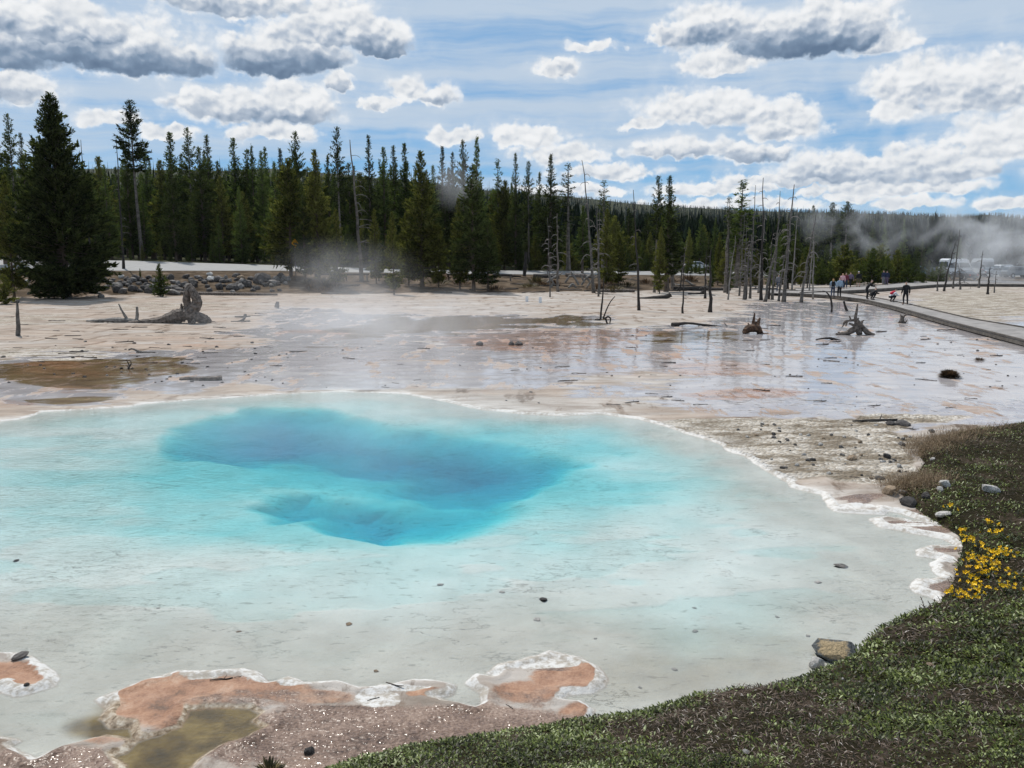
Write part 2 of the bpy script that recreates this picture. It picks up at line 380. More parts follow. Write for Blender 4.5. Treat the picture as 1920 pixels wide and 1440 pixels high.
def tag(o, label=None, cat=None, group=None, kind=None):
    if label: o['label'] = label
    if cat: o['category'] = cat
    if group: o['group'] = group
    if kind: o['kind'] = kind
    return o
def link(name, me, m=None, parent=None, loc=None):
    o = bpy.data.objects.new(name, me); C.objects.link(o)
    if m is not None and me is not None and not me.materials: me.materials.append(m)
    if parent: o.parent = parent
    if loc: o.location = loc
    return o
def empty(name, loc, rz=0.0):
    o = bpy.data.objects.new(name, None); C.objects.link(o); o.empty_display_size = .2
    o.location = loc; o.rotation_euler = (0, 0, rz); return o

rows = np.concatenate([np.geomspace(.3, 4.5, 60)[:-1], np.geomspace(4.5, 45, 760)[:-1], np.geomspace(45, 180, 170)[:-1], np.geomspace(180, 6000, 90)])
azd = np.concatenate([np.linspace(-180, -60, 40)[:-1], np.linspace(-60, -34, 80)[:-1], np.linspace(-34, 34, 760)[:-1], np.linspace(34, 60, 80)[:-1], np.linspace(60, 180, 40)[:-1]])
RR, AA = np.meshgrid(rows, np.radians(azd), indexing='ij')
GX, GY = RR * np.sin(AA), RR * np.cos(AA)
GZ, GS, GB = ground_z(GX, GY, True)
me = grid_mesh('ground', np.stack([GX, GY, GZ], -1).reshape(-1, 3), len(rows), len(azd), True)

def pix0(x, y, z=0.04):
    """photo coordinates of a flat ground point (to author the ground's own colour zones)"""
    zc = y * CP - (z - EYE) * SP; yc = y * SP + (z - EYE) * CP
    zc = np.maximum(zc, .2)
    return 960 + F * x / zc, 720 - F * yc / zc
U, W = pix0(GX, GY)
valid = GY > 1
def blobs(lst, amp=.5):
    out = np.zeros_like(U)
    wu = U + 26 * fbm(GX * .45, GY * .45, 3, 81) * 2; ww = W + 7 * fbm(GX * .5 + 9, GY * .5, 3, 83) * 2
    for cx, cy, rx, ry, k in lst:
        e = np.hypot((wu - cx) / rx, (ww - cy) / ry)
        out = np.maximum(out, k * sstep(e, 1.25, .55))
    return out * valid
wet = blobs([(1600,645,430,85,1),(1750,725,320,85,1),(1250,650,260,50,.85),(1450,740,260,50,.85),(1300,625,200,20,1),(200,692,290,45,.95),(90,742,150,26,.8),(430,675,250,42,.75),(620,645,210,42,.8),(640,700,240,38,.65),(800,610,180,20,1),(960,602,210,13,1),(560,600,130,26,.6),(1000,665,260,55,.7),(900,700,250,35,.6),(1480,592,180,26,.9),(1600,582,160,20,.9),(1870,572,60,9,.9),(1850,600,50,8,.7),(500,620,90,10,.6),(1180,735,160,20,.45),(1650,800,140,14,.6)])
dry = blobs([(1250,600,120,14,.9),(1000,575,260,14,1),(760,573,160,12,1),(250,595,260,24,.9),(330,640,200,18,.8),(150,625,170,24,.8),(620,560,140,10,1),(1420,640,110,7,.6),(1350,585,90,12,.9),(1680,760,200,10,.4)])
wet = np.clip(wet - .7 * dry + .10, 0, 1)
orange = .62 * blobs([(1000,640,230,30,1),(1130,622,160,12,1),(900,646,60,10,1.1),(960,648,50,8,1.2),(1340,690,110,20,1),(1400,737,170,12,1.1),(570,625,80,7,1.1),(630,632,60,9,.8),(300,640,260,12,.7),(420,600,200,8,.6),(120,600,160,10,.6),(1150,575,240,9,.5),(1500,640,160,10,.6),(1700,690,200,10,.6),(130,700,130,18,.8),(90,682,90,9,.9),(150,727,60,9,.9),(20,762,60,12,.9),(1180,680,260,40,.75),(250,700,60,10,.7),(1290,575,200,8,.7),(820,690,300,40,.5),(700,655,60,18,.6),(1570,735,110,7,.7),(1000,720,260,14,.5),(760,640,120,12,.6)])
orange = np.maximum(orange, blobs([(300,1312,135,62,1),(450,1285,130,26,1),(560,1300,110,18,.8),(15,1262,85,32,1),(1065,1262,78,30,1),(1000,1290,80,24,.75),(1100,1335,50,28,.8),(790,1292,46,9,1),(650,1302,90,14,.5),(60,1405,60,12,.6),(180,1392,60,10,.6)]))
mud = blobs([(1720,960,70,7,.75),(1740,1012,60,6,.7),(1600,936,60,7,.7),(1770,1060,24,20,.5),(1560,915,60,8,.35),(700,1385,420,80,1),(90,1430,170,32,1),(500,1305,190,24,.62),(400,1338,60,14,.6),(330,1290,60,16,.3),(1040,1290,60,14,.5),(600,1335,160,24,.8),(980,1310,90,26,.55),(900,1350,260,40,1),(1000,1345,110,25,.8),(1600,940,28,9,1),(1690,981,60,5,1),(1745,986,60,14,.9),(1760,1034,36,5,1),(1765,1102,40,12,.9),(1030,1250,40,7,.7)])
brown = blobs([(150,700,180,34,.85),(290,690,110,22,.7),(120,752,100,10,.8),(820,608,140,15,1),(970,602,170,10,1),(620,640,110,22,.4),(700,620,120,14,.6),(1300,630,120,14,.6),(1440,600,120,12,.35),(90,640,120,12,.3)])
white = blobs([(690,1305,56,20,1),(1000,1240,90,12,1),(925,1250,34,10,1),(1128,1265,16,34,.9),(1098,1290,44,7,1),(893,1290,20,26,.9),(740,1284,80,6,.9),(845,1300,26,12,.9),(540,1275,50,8,.8),(1590,950,50,6,.8),(1700,984,50,4,.7),(1740,1075,12,20,.55),(1730,1108,16,6,.8)])
rimw = .055 + .0 * U + .10 * blobs([(420,1262,260,16,1),(200,1320,30,40,1),(60,1260,80,50,1),(1060,1235,80,20,1),(1130,1265,30,40,1)]) + .12 * blobs([(1500,900,190,60,1),(1700,980,150,60,1),(1740,1060,60,60,1)]) + .10 * blobs([(900,770,500,30,1)])
rimw = rimw * (1 - .75 * sstep(W, 1308, 1320) * sstep(U, 255, 300) * sstep(U, 560, 520))
gravel = blobs([(1830,572,160,40,.62),(1520,850,230,48,1),(1350,805,200,20,.9),(1640,880,110,40,1),(1700,905,60,22,1),(1500,800,260,18,.8),(1700,790,140,14,.7),(100,662,190,18,.55),(300,575,220,10,.5),(60,600,150,14,.5)])
olive = sstep(W, 1308, 1320) * sstep(U, 150, 230) * sstep(U, 540, 505) + blobs([(185,1362,75,26,.8),(250,1400,60,30,1),(1270,1260,260,45,.22),(1350,1200,200,30,.15)])
A_ = GX / np.maximum(GY, .5)
td_ = np.interp(A_, ra, ROADP[:, 5]); nd_ = np.interp(A_, ra, ROADP[:, 1]); fd_ = np.interp(A_, ra, ROADP[:, 3])
soil = sstep(GY - td_ + 2.0 * fbm(GX * .3, GY * .3, 4, 91), -1.0, 2.5) * (GY > 40)
wood = sstep(GY - fd_, .5, 5) * (GY > 40)
soil = np.where((U > 1450), sstep(GY, 122, 128) * (GY > 40), soil)
behind = (GY < 1)
grass = sstep(GB, -.08, .05)
grass = np.where(behind, 1.0, grass)
for nm, arr in (('wet', wet), ('orange', orange), ('mud', mud), ('brown', brown), ('gravel', gravel), ('olive', np.clip(olive, 0, 1)), ('soil', soil), ('white', white), ('rimw', rimw), ('wood', wood), ('grass', grass), ('sd', np.clip(GS, -3, 30))):
    vattr(me, nm, arr)

m, t = newmat('sinter_ground')
p = t.pos(); A = lambda n_: t.attr(n_)[2]
ps = t.v('MULTIPLY', p, (.35, 1.0, 1.0))
nbig = t.noise(ps, .55, 6, .6); nmid = t.noise(ps, 2.2, 6, .6); nfin = t.noise(p, 14.0, 6, .65); nvf = t.noise(p, 60.0, 4, .6)
nm2 = t.noise(t.v('ADD', ps, (31, 7, 0)), 1.3, 7, .62)
def mask(name, nz, amp=.7, lo=.42, hi=.58):
    return t.ss(t.m('ADD', A(name), t.m('MULTIPLY', t.m('SUBTRACT', nz, .5), amp)), lo, hi)
sinter = t.ramp(t.m('ADD', t.m('MULTIPLY', nbig, .5), t.m('MULTIPLY', nmid, .5)), [(.3, (.20, .165, .135)), (.44, (.31, .27, .235)), (.56, (.42, .385, .35)), (.7, (.53, .50, .465))])
sinter = t.mix(t.ss(nfin, .42, .30, 0, .55), sinter, (.20, .165, .13))
tan = t.ss(t.m('ADD', t.noise(t.v('MULTIPLY', p, (.10, .35, 1)), 1.0, 7, .65), t.m('MULTIPLY', t.ss(t.xyz(p)[0], 2, -14), .10)), .47, .62)
sinter = t.mix(t.m('MULTIPLY', tan, .75), sinter, t.ramp(nm2, [(.35, (.20, .15, .115)), (.6, (.40, .325, .265))]))
spk = t.ss(t.noise(t.v('MULTIPLY', p, (1, 1.8, 1)), 3.3, 5, .7), .66, .70)
mott = t.ss(t.noise(t.v('MULTIPLY', p, (.9, .30, 1)), 1.0, 8, .7), .54, .62)
sinter = t.mix(t.m('MULTIPLY', mott, .85), sinter, t.ramp(nm2, [(.35, (.10, .07, .05)), (.65, (.26, .20, .155))]))
col = t.mix(t.m('MULTIPLY', spk, .7), sinter, (.10, .075, .055))
nstr = t.noise(t.v('MULTIPLY', p, (.16, 1.1, 1)), 1.5, 7, .66)
wetm = t.ss(t.m('ADD', t.m('MULTIPLY', A('wet'), .85), t.m('ADD', t.m('MULTIPLY', t.m('SUBTRACT', nstr, .5), 1.25), t.m('MULTIPLY', t.m('SUBTRACT', nm2, .5), .8))), .33, .46)
wetm = t.m('MULTIPLY', wetm, t.ss(A('sd'), .15, .5))
crust = t.ss(t.noise(t.v('ADD', t.v('MULTIPLY', p, (.55, .20, 1)), (40, 3, 0)), 1.6, 8, .7), .545, .60)
wetm = t.m('MULTIPLY', wetm, t.m('SUBTRACT', 1.0, t.m('MULTIPLY', crust, .85)))
wetc = t.ramp(nm2, [(.3, (.27, .25, .25)), (.5, (.345, .32, .325)), (.7, (.44, .415, .40))])
col = t.mix(wetm, col, wetc)
brm = mask('brown', t.m('ADD', t.m('MULTIPLY', nmid, .4), t.m('MULTIPLY', nstr, .6)), 1.6, .42, .56)
col = t.mix(brm, col, t.ramp(nm2, [(.3, (.09, .055, .03)), (.55, (.17, .115, .06)), (.7, (.25, .19, .09))]))
orm = mask('orange', t.m('ADD', t.m('MULTIPLY', nm2, .35), t.m('ADD', t.m('MULTIPLY', nstr, .35), t.m('MULTIPLY', nfin, .3))), 1.9, .36, .78)
orc = t.ramp(t.m('ADD', t.m('MULTIPLY', t.noise(p, 2.2, 8, .7), .75), t.m('MULTIPLY', t.noise(p, 30, 5, .7), .25)), [(.35, (.10, .05, .028)), (.45, (.26, .125, .068)), (.55, (.37, .205, .125)), (.66, (.46, .32, .23))])
col = t.mix(t.m('MULTIPLY', t.m('MULTIPLY', crust, A('wet')), .55), col, t.ramp(nstr, [(.35, (.12, .075, .05)), (.5, (.36, .24, .18)), (.65, (.42, .37, .33))]))
col = t.mix(t.m('MULTIPLY', orm, .85), col, orc)
grm = t.m('MULTIPLY', mask('gravel', nm2, 1.0, .40, .62), t.ss(A('sd'), -.02, .06))
gv = t.vor(p, 13.0, out=1); gvd = t.vor(p, 13.0, out=0)
grc = t.mix(t.m('MULTIPLY', t.ss(t.noise(ps, 1.8, 6, .65), .42, .60), .85), t.ramp(t.xyz(gv)[0], [(0, (.34, .29, .23)), (.5, (.52, .47, .40)), (.85, (.66, .62, .56)), (1, (.25, .21, .17))]), (.16, .125, .085))
col = t.mix(grm, col, grc)
mum = mask('mud', t.m('ADD', t.m('MULTIPLY', t.noise(p, 3.2, 6, .65), .6), t.m('MULTIPLY', nfin, .4)), 1.5, .36, .74)
grain = t.noise(p, 34.0, 5, .7)
muc = t.ramp(t.m('ADD', t.m('MULTIPLY', t.noise(p, 2.0, 6, .65), .45), t.m('MULTIPLY', grain, .55)), [(.36, (.05, .034, .026)), (.46, (.15, .102, .078)), (.54, (.235, .165, .128)), (.62, (.32, .24, .19)), (.70, (.44, .35, .285))])
col = t.mix(mum, col, muc)
# white siliceous rim along the waterline
sd = A('sd')
rw = t.m('MULTIPLY', A('rimw'), t.ss(t.noise(p, 1.6, 4, .6), .25, .75, .45, 1.5))
rimm = t.m('MULTIPLY', t.ss(t.m('SUBTRACT', t.m('ADD', sd, t.m('MULTIPLY', t.m('ADD', t.m('MULTIPLY', t.m('SUBTRACT', nfin, .5), .9), t.m('MULTIPLY', t.m('SUBTRACT', t.noise(p, 5, 4, .6), .5), .8)), A('rimw'))), rw), .014, -.014), t.ss(sd, -.05, -.02))
rimc = t.mix(t.ss(t.m('ADD', t.m('MULTIPLY', nfin, .6), t.m('MULTIPLY', nmid, .4)), .40, .56), (.36, .325, .28), (.60, .59, .57))
rimm = t.m('MAXIMUM', rimm, t.m('MULTIPLY', t.ss(sd, -.02, .0), mask('white', t.m('ADD', t.m('MULTIPLY', nfin, .5), t.m('MULTIPLY', nmid, .5)), .9, .40, .60)))
rimc = t.mix(t.m('MULTIPLY', A('olive'), .85), rimc, t.ramp(nfin, [(.35, (.10, .065, .035)), (.5, (.30, .22, .14)), (.66, (.55, .48, .38))]))
col = t.mix(rimm, col, rimc)
halo = t.m('MULTIPLY', t.m('MULTIPLY', t.ss(sd, .7, .1), t.ss(nmid, .42, .62)), t.ss(t.xyz(p)[1], 11, 15))
col = t.mix(t.m('MULTIPLY', t.m('SUBTRACT', t.m('MULTIPLY', halo, .55), t.m('MAXIMUM', mum, orm)), 1.0, clamp=True), col, (.66, .63, .59))
# floor of the pool
pf = t.noise(p, 1.1, 7, .62); pst = t.v('MULTIPLY', p, (1.0, 2.2, 1.0))
floorc = t.mix(t.ss(sd, -2.6, -.6), t.ramp(pf, [(.3, (.52, .54, .52)), (.5, (.60, .62, .60)), (.7, (.66, .68, .66))]), t.ramp(pf, [(.3, (.40, .375, .335)), (.5, (.475, .45, .41)), (.7, (.55, .525, .48))]))
crk = t.ss(t.m('ABSOLUTE', t.m('SUBTRACT', t.noise(pst, 1.5, 6, .6), .5)), .012, .003)
crkm = t.ss(t.noise(p, .7, 3, .5), .5, .62)
floorc = t.mix(t.m('MULTIPLY', t.m('MULTIPLY', crk, crkm), .75), floorc, (.20, .19, .17))
floorc = t.mix(t.m('MULTIPLY', t.ss(t.noise(t.v('MULTIPLY', p, (1, 2.8, 1)), 4.2, 5, .6), .61, .66), .6), floorc, (.27, .26, .235))
floorc = t.mix(t.m('MULTIPLY', t.ss(t.noise(t.v('MULTIPLY', p, (.8, 2.4, 1)), 2.0, 7, .68), .60, .68), .45), floorc, (.30, .29, .26))
floorc = t.mix(t.m('MULTIPLY', A('olive'), .93), floorc, t.ramp(t.noise(p, 3.0, 6, .6), [(.3, (.045, .028, .008)), (.47, (.115, .070, .016)), (.60, (.19, .125, .034)), (.75, (.28, .20, .08))]))
inw = t.ss(sd, -.01, -.06)
col = t.mix(inw, col, floorc)
# soil, forest floor, bank
soc = t.ramp(t.noise(p, .7, 8, .65), [(.3, (.035, .026, .018)), (.5, (.085, .062, .042)), (.62, (.14, .105, .075)), (.75, (.24, .19, .145))])
col = t.mix(mask('soil', nmid, .6), col, soc)
col = t.mix(A('wood'), col, t.ramp(t.noise(p, .3, 6, .6), [(.35, (.02, .024, .012)), (.65, (.06, .06, .03))]))
gbc = t.ramp(t.m('ADD', t.m('MULTIPLY', t.noise(p, 1.7, 6, .65), .6), t.m('MULTIPLY', nfin, .4)), [(.36, (.010, .009, .005)), (.52, (.024, .020, .011)), (.60, (.06, .045, .034)), (.70, (.20, .165, .15))])
grass_m = mask('grass', nfin, .35)
col = t.mix(grass_m, col, gbc)
# gloss: film of water over the wet zones
dryland = t.m('MAXIMUM', t.m('MAXIMUM', grass_m, A('soil')), t.m('MAXIMUM', grm, rimm))
gl = t.m('MULTIPLY', t.m('MAXIMUM', wetm, brm), t.m('SUBTRACT', 1.0, dryland, clamp=True))
glm = t.m('MULTIPLY', t.m('MAXIMUM', mum, t.m('MULTIPLY', orm, .6)), t.m('SUBTRACT', 1.0, dryland, clamp=True))
rough = t.mixf(gl, t.mixf(glm, .92, t.ss(t.noise(p, 6.0, 3, .6), .40, .60, .07, .40)), t.m('ADD', .05, t.m('MULTIPLY', nfin, .09)))
rough = t.mixf(inw, rough, .9)
hb = t.m('ADD', t.m('MULTIPLY', nfin, .5), t.m('MULTIPLY', nvf, .5))
hgt = t.mixf(gl, t.m('ADD', hb, t.m('MULTIPLY', t.m('MULTIPLY', gvd, grm), -1.2)), t.m('MULTIPLY', t.noise(t.v('MULTIPLY', p, (.6, 1.4, 1)), 2.5, 3, .5), .05))
bdist = t.m('ADD', t.mixf(grm, .016, .05), t.m('MULTIPLY', glm, .006))
facet = t.m('ADD', t.m('MULTIPLY', t.noise(p, 15, 1.0, .4), .8), t.m('MULTIPLY', t.noise(p, 30, 1.0, .4), .4))
hgt = t.mixf(t.m('MULTIPLY', glm, t.m('SUBTRACT', 1.0, gl)), hgt, facet)
nrm = t.bump(hgt, bdist)
b1 = t.bsdf(col, rough, nrm, ior=1.36, **{'Specular IOR Level': t.m('MAXIMUM', t.m('MULTIPLY', t.m('MAXIMUM', gl, t.m('MULTIPLY', glm, .6)), .5), .06)})
t.out(b1)
ground = link('ground', me, m); tag(ground, kind='structure')
me.polygons.foreach_set('use_smooth', np.ones(len(me.polygons), bool))

# ------------------------------------------------------------------ water of the spring
def water():
    pts = np.array([(-24, 5.0), (-22, 27), (-14, 33), (-2, 33), (6, 28), (11, 18), (11, 9), (6, 4.9), (-6, 4.9)])
    poly = smooth_poly(pts, 6); bm = bmesh.new()
    top = [bm.verts.new((x, y, 0)) for x, y in poly]; bot = [bm.verts.new((x, y, -7.5)) for x, y in poly]
    n = len(top)
    bm.faces.new(top); bm.faces.new(bot[::-1])
    for i in range(n): bm.faces.new((top[i], bot[i], bot[(i + 1) % n], top[(i + 1) % n]))
    bmesh.ops.recalc_face_normals(bm, faces=bm.faces)
    w = bpy.data.meshes.new('water'); bm.to_mesh(w); bm.free()
    m, t = newmat('spring_water')
    p = t.pos()
    wv = t.m('ADD', t.m('MULTIPLY', t.noise(t.v('MULTIPLY', p, (1, 1.7, 1)), 5.0, 4, .6, .4), .6), t.m('MULTIPLY', t.noise(t.v('MULTIPLY', p, (1, 1.5, 1)), 17.0, 3, .55), .22))
    calm = t.ss(t.noise(p, .22, 3, .5), .38, .60, .35, 1.0)
    nrm = t.bump(t.m('MULTIPLY', wv, calm), .032)
    fr = t.n('ShaderNodeFresnel'); t.put(fr.inputs['IOR'], 1.33); t.put(fr.inputs['Normal'], nrm)
    g = t.n('ShaderNodeBsdfGlossy'); t.put(g.inputs['Color'], (1, 1, 1)); t.put(g.inputs['Roughness'], .03); t.put(g.inputs['Normal'], nrm)
    tr = t.n('ShaderNodeBsdfTransparent')
    mx = t.n('ShaderNodeMixShader'); t.put(mx.inputs[0], fr.outputs[0]); t.nt.links.new(tr.outputs[0], mx.inputs[1]); t.nt.links.new(g.outputs[0], mx.inputs[2])
    va = t.n('ShaderNodeVolumeAbsorption'); t.put(va.inputs['Color'], (.13, .875, .935)); t.put(va.inputs['Density'], 3.9)
    t.out(mx.outputs[0], va.outputs[0])
    o = link('water', w, m); tag(o, kind='structure'); return o
water()

# ------------------------------------------------------------------ road
def road():
    aa = np.linspace(ra[0], ra[-1] * .75, 260)
    nd = np.interp(aa, ra, ROADP[:, 1]); fd = np.interp(aa, ra, ROADP[:, 3]); zn = np.interp(aa, ra, rzn); zf = np.interp(aa, ra, rzf)
    V = []
    for k in np.linspace(0, 1, 7):
        y = nd + (fd - nd) * k; V.append(np.stack([aa * y, y, zn + (zf - zn) * k + .03], -1))
    m, t = newmat('road_asphalt'); p = t.pos()
    c = t.ramp(t.noise(p, 1.2, 6, .65), [(.3, (.23, .228, .225)), (.7, (.29, .287, .28))])
    t.out(t.bsdf(c, .8, t.bump(t.noise(p, 40, 3), .01)))
    tag(link('road', grid_mesh('road', np.concatenate(V), 7, len(aa)), m), kind='structure')
road()
world.cycles.sampling_method = 'NONE'
# ------------------------------------------------------------------ mesh helpers
class MB:
    """collects tubes, boxes and quads, links them as ONE mesh"""
    def __init__(s): s.V = []; s.Fc = []
    def add(s, V, Fc):
        o = len(s.V); s.V += [tuple(v) for v in V]; s.Fc += [tuple(i + o for i in f) for f in Fc]
    def tube(s, pts, rad, sides=6, cap=True, seed=None, rough=0.0):
        pts = [Vector(p) for p in pts]; n = len(pts); o = len(s.V); rg = random.Random(seed if seed is not None else 1)
        ref = None
        for i, p in enumerate(pts):
            d = (pts[min(i + 1, n - 1)] - pts[max(i - 1, 0)]).normalized()
            if ref is None: ref = d.orthogonal().normalized()
            u = (ref - d * ref.dot(d)).normalized(); w = d.cross(u); ref = u
            for k in range(sides):
                a = 2 * math.pi * k / sides; r = rad[i] * (1 + rough * rg.uniform(-1, 1))
                s.V.append(tuple(p + (u * math.cos(a) + w * math.sin(a)) * r))
        for i in range(n - 1):
            for k in range(sides):
                a = o + i * sides + k; b = o + i * sides + (k + 1) % sides
                s.Fc.append((a, b, b + sides, a + sides))
        if cap:
            s.Fc.append(tuple(o + k for k in range(sides))[::-1]); s.Fc.append(tuple(o + (n - 1) * sides + k for k in range(sides)))
    def box(s, c, sz, rz=0.0):
        cx, cy, cz = c; x, y, z = sz[0] / 2, sz[1] / 2, sz[2] / 2; V = []
        for dz in (-z, z):
            for dx, dy in ((-x, -y), (x, -y), (x, y), (-x, y)):
                V.append((cx + dx * math.cos(rz) - dy * math.sin(rz), cy + dx * math.sin(rz) + dy * math.cos(rz), cz + dz))
        s.add(V, [(3, 2, 1, 0), (4, 5, 6, 7), (0, 1, 5, 4), (1, 2, 6, 5), (2, 3, 7, 6), (3, 0, 4, 7)])
    def mesh(s, name, smooth=False, bevel=0.0):
        me = bpy.data.meshes.new(name); me.from_pydata(s.V, [], s.Fc)
        if bevel:
            bm = bmesh.new(); bm.from_mesh(me); bmesh.ops.bevel(bm, geom=list(bm.edges), offset=bevel, segments=1, affect='EDGES'); bm.to_mesh(me); bm.free()
        me.update()
        if smooth: me.polygons.foreach_set('use_smooth', [True] * len(me.polygons))
        return me
    def build(s, name, m, parent=None, smooth=False, loc=None, bevel=0.0): return link(name, s.mesh(name, smooth, bevel), m, parent, loc)
def lerp_path(pts, n=4):
    """smooth a list of (x,y,z,r)"""
    pts = [np.array(p, float) for p in pts]
    if len(pts) < 3: return pts
    out = []
    for i in range(len(pts) - 1):
        p0 = pts[max(i - 1, 0)]; p1, p2 = pts[i], pts[i + 1]; p3 = pts[min(i + 2, len(pts) - 1)]
        for k in range(n):
            t = k / n; out.append(.5 * ((2 * p1) + (-p0 + p2) * t + (2 * p0 - 5 * p1 + 4 * p2 - p3) * t * t + (-p0 + 3 * p1 - 3 * p2 + p3) * t ** 3))
    out.append(pts[-1]); return out
def copy_tree(src, loc, rz, sc=(1, 1, 1), label=None, group=None):
    r = src.copy(); C.objects.link(r); r.location = loc; r.rotation_euler = (0, 0, rz); r.scale = sc
    for k in ('label', 'group'):
        if k in r: del r[k]
    if label: r['label'] = label
    if group: r['group'] = group
    for ch in [o for o in src.children]:
        c = ch.copy(); C.objects.link(c); c.parent = r
        for g in ch.children:
            d = g.copy(); C.objects.link(d); d.parent = c
    return r

# ------------------------------------------------------------------ foliage materials
def needle_mat(name, dark, lightc):
    m, t = newmat(name); rn = t.n('ShaderNodeObjectInfo').outputs['Random']; p = t.obj()
    f = t.m('ADD', t.m('MULTIPLY', t.noise(p, .9, 4, .6), .6), t.m('MULTIPLY', t.attr('rnd')[2], .4))
    f = t.m('ADD', f, t.m('MULTIPLY', t.m('SUBTRACT', rn, .5), .22))
    c = t.ramp(f, [(.3, dark), (.72, lightc)])
    d = t.n('ShaderNodeBsdfDiffuse'); t.put(d.inputs[0], c)
    tl = t.n('ShaderNodeBsdfTranslucent'); t.put(tl.inputs[0], t.mix(1.0, c, (1.0, 1.15, .6), 'MULTIPLY'))
    mx = t.n('ShaderNodeMixShader'); mx.inputs[0].default_value = .38; t.nt.links.new(d.outputs[0], mx.inputs[1]); t.nt.links.new(tl.outputs[0], mx.inputs[2])
    t.out(mx.outputs[0]); return m
N_DARK = needle_mat('needles_dark', (.014, .020, .008), (.095, .112, .042))
N_MID = needle_mat('needles_green', (.024, .038, .012), (.155, .19, .066))
N_OLV = needle_mat('needles_olive', (.040, .046, .013), (.23, .22, .07))
N_YNG = needle_mat('needles_young', (.030, .042, .014), (.105, .125, .040))
N_HILL = needle_mat('needles_far', (.016, .024, .014), (.038, .052, .026))
BARK = mat('bark', (.13, .095, .07), .9, .5, 3.0, bump=.03)
BARKG = mat('bark_grey', (.20, .17, .145), .9, .55, 2.5, bump=.03)
DEADW = mat('dead_wood_grey', (.155, .14, .125), .85, .6, 5.0, bump=.02)
DEADP = mat('dead_wood_pale', (.28, .255, .23), .8, .5, 4.0, bump=.02)
CHAR = mat('charred_wood', (.045, .038, .033), .9, .5, 5.0, bump=.02)
DRIFT = mat('weathered_wood', (.19, .155, .13), .85, .65, 7.0, bump=.02)

# ------------------------------------------------------------------ conifers
def conifer(h, cb, R0, nb, tl, seed, prof=1.0, gap=.35, low=-12, top=48, mt=N_MID, dead=0, tr=None, ragged=.35, bark=BARK, full=5):
    """tapered trunk with limbs + crown of needle sprays; returns an (unlinked position) Empty with parts trunk and crown"""
    g = np.random.default_rng(seed)
    bend = g.normal(0, .012 * h, 2)
    cx = lambda z: bend[0] * np.sin(z / h * 2.2); cy = lambda z: bend[1] * np.sin(z / h * 1.9)
    tr = tr or .011 * h + .03
    mb = MB(); zs = np.linspace(0, h * .985, 9)
    mb.tube([(float(cx(z)), float(cy(z)), float(z)) for z in zs], [float(max(.015, tr * (1 - z / h) ** .85 * (1.25 if z == 0 else 1))) for z in zs], 6, False)
    Vs, rn = [], []
    for i in range(nb):
        u = (i + g.random()) / nb; tt = u ** 1.12
        z = h * (cb + (1 - cb) * tt * .985)
        pr = (1 - tt) ** prof * min(1.0, .45 + tt / .16 * .55) + .05
        az = g.random() * 6.283
        cl = vnoise(np.array([az * 1.1 + seed]), np.array([z * .45]), seed)[0]
        if cl < -.5 + gap and g.random() < .75 and tt < .93: continue
        L = R0 * pr * g.uniform(1 - ragged, 1 + ragged * .45)
        el = R(low + (top - low) * tt + g.normal(0, 9)); o = np.array([cx(z), cy(z), z])
        dv = np.array([math.cos(az) * math.cos(el), math.sin(az) * math.cos(el), math.sin(el)])
        if L > .7: mb.tube([o, o + dv * L * .55, o + dv * L * .85 + (0, 0, .05 * L)], [.012 + .012 * L, .008 + .007 * L, .004], 3, False)
        m = max(2, int(L / (tl * .42)))
        s = np.linspace(.12 if L < 1 else .22, 1, m); s = np.repeat(s, full)
        P0 = o + dv * (s * L)[:, None] + np.stack([0 * s, 0 * s, (.10 * s ** 2) * L], -1) + g.normal(0, .22 * tl, (len(s), 3)) * (1.2 - .5 * s)[:, None]
        D = dv * .9 + g.normal(0, .55, (len(s), 3)); D[:, 2] += .22; D /= np.linalg.norm(D, axis=1)[:, None]
        W = np.cross(D, g.normal(0, 1, (len(s), 3))); W /= np.linalg.norm(W, axis=1)[:, None] + 1e-6
        ln = tl * (1 - .45 * tt ** 2) * g.uniform(.6, 1.25, len(s)); wd = ln * g.uniform(.11, .19, len(s))
        a = P0 - D * (ln * .3)[:, None]; b = P0 + D * (ln * .15)[:, None] + W * wd[:, None]; c = P0 + D * (ln * .75)[:, None]; d = P0 + D * (ln * .15)[:, None] - W * wd[:, None]
        Vs.append(np.stack([a, b, c, d], 1)); rn.append(np.repeat(g.random(len(s)), 4))
    for i in range(dead):
        z = h * g.uniform(.08, cb + .1); az = g.random() * 6.283; L = R0 * g.uniform(.25, .8)
        o = np.array([cx(z), cy(z), z]); dv = np.array([math.cos(az), math.sin(az), g.uniform(-.35, .1)])
        mb.tube([o, o + dv * L * .5 + (0, 0, .05 * L), o + dv * L - (0, 0, .1 * L)], [.03, .02, .008], 3, False)
    V = np.concatenate(Vs).reshape(-1, 3); me = bpy.data.meshes.new('crown')
    fast_mesh(me, V, np.arange(len(V)).reshape(-1, 4)); vattr(me, 'rnd', np.concatenate(rn))
    e = empty('pine_tree', (0, 0, -500)); e['category'] = 'tree'; e['h'] = h
    mb.build('trunk', bark, e); link('crown', me, mt, e)
    return e
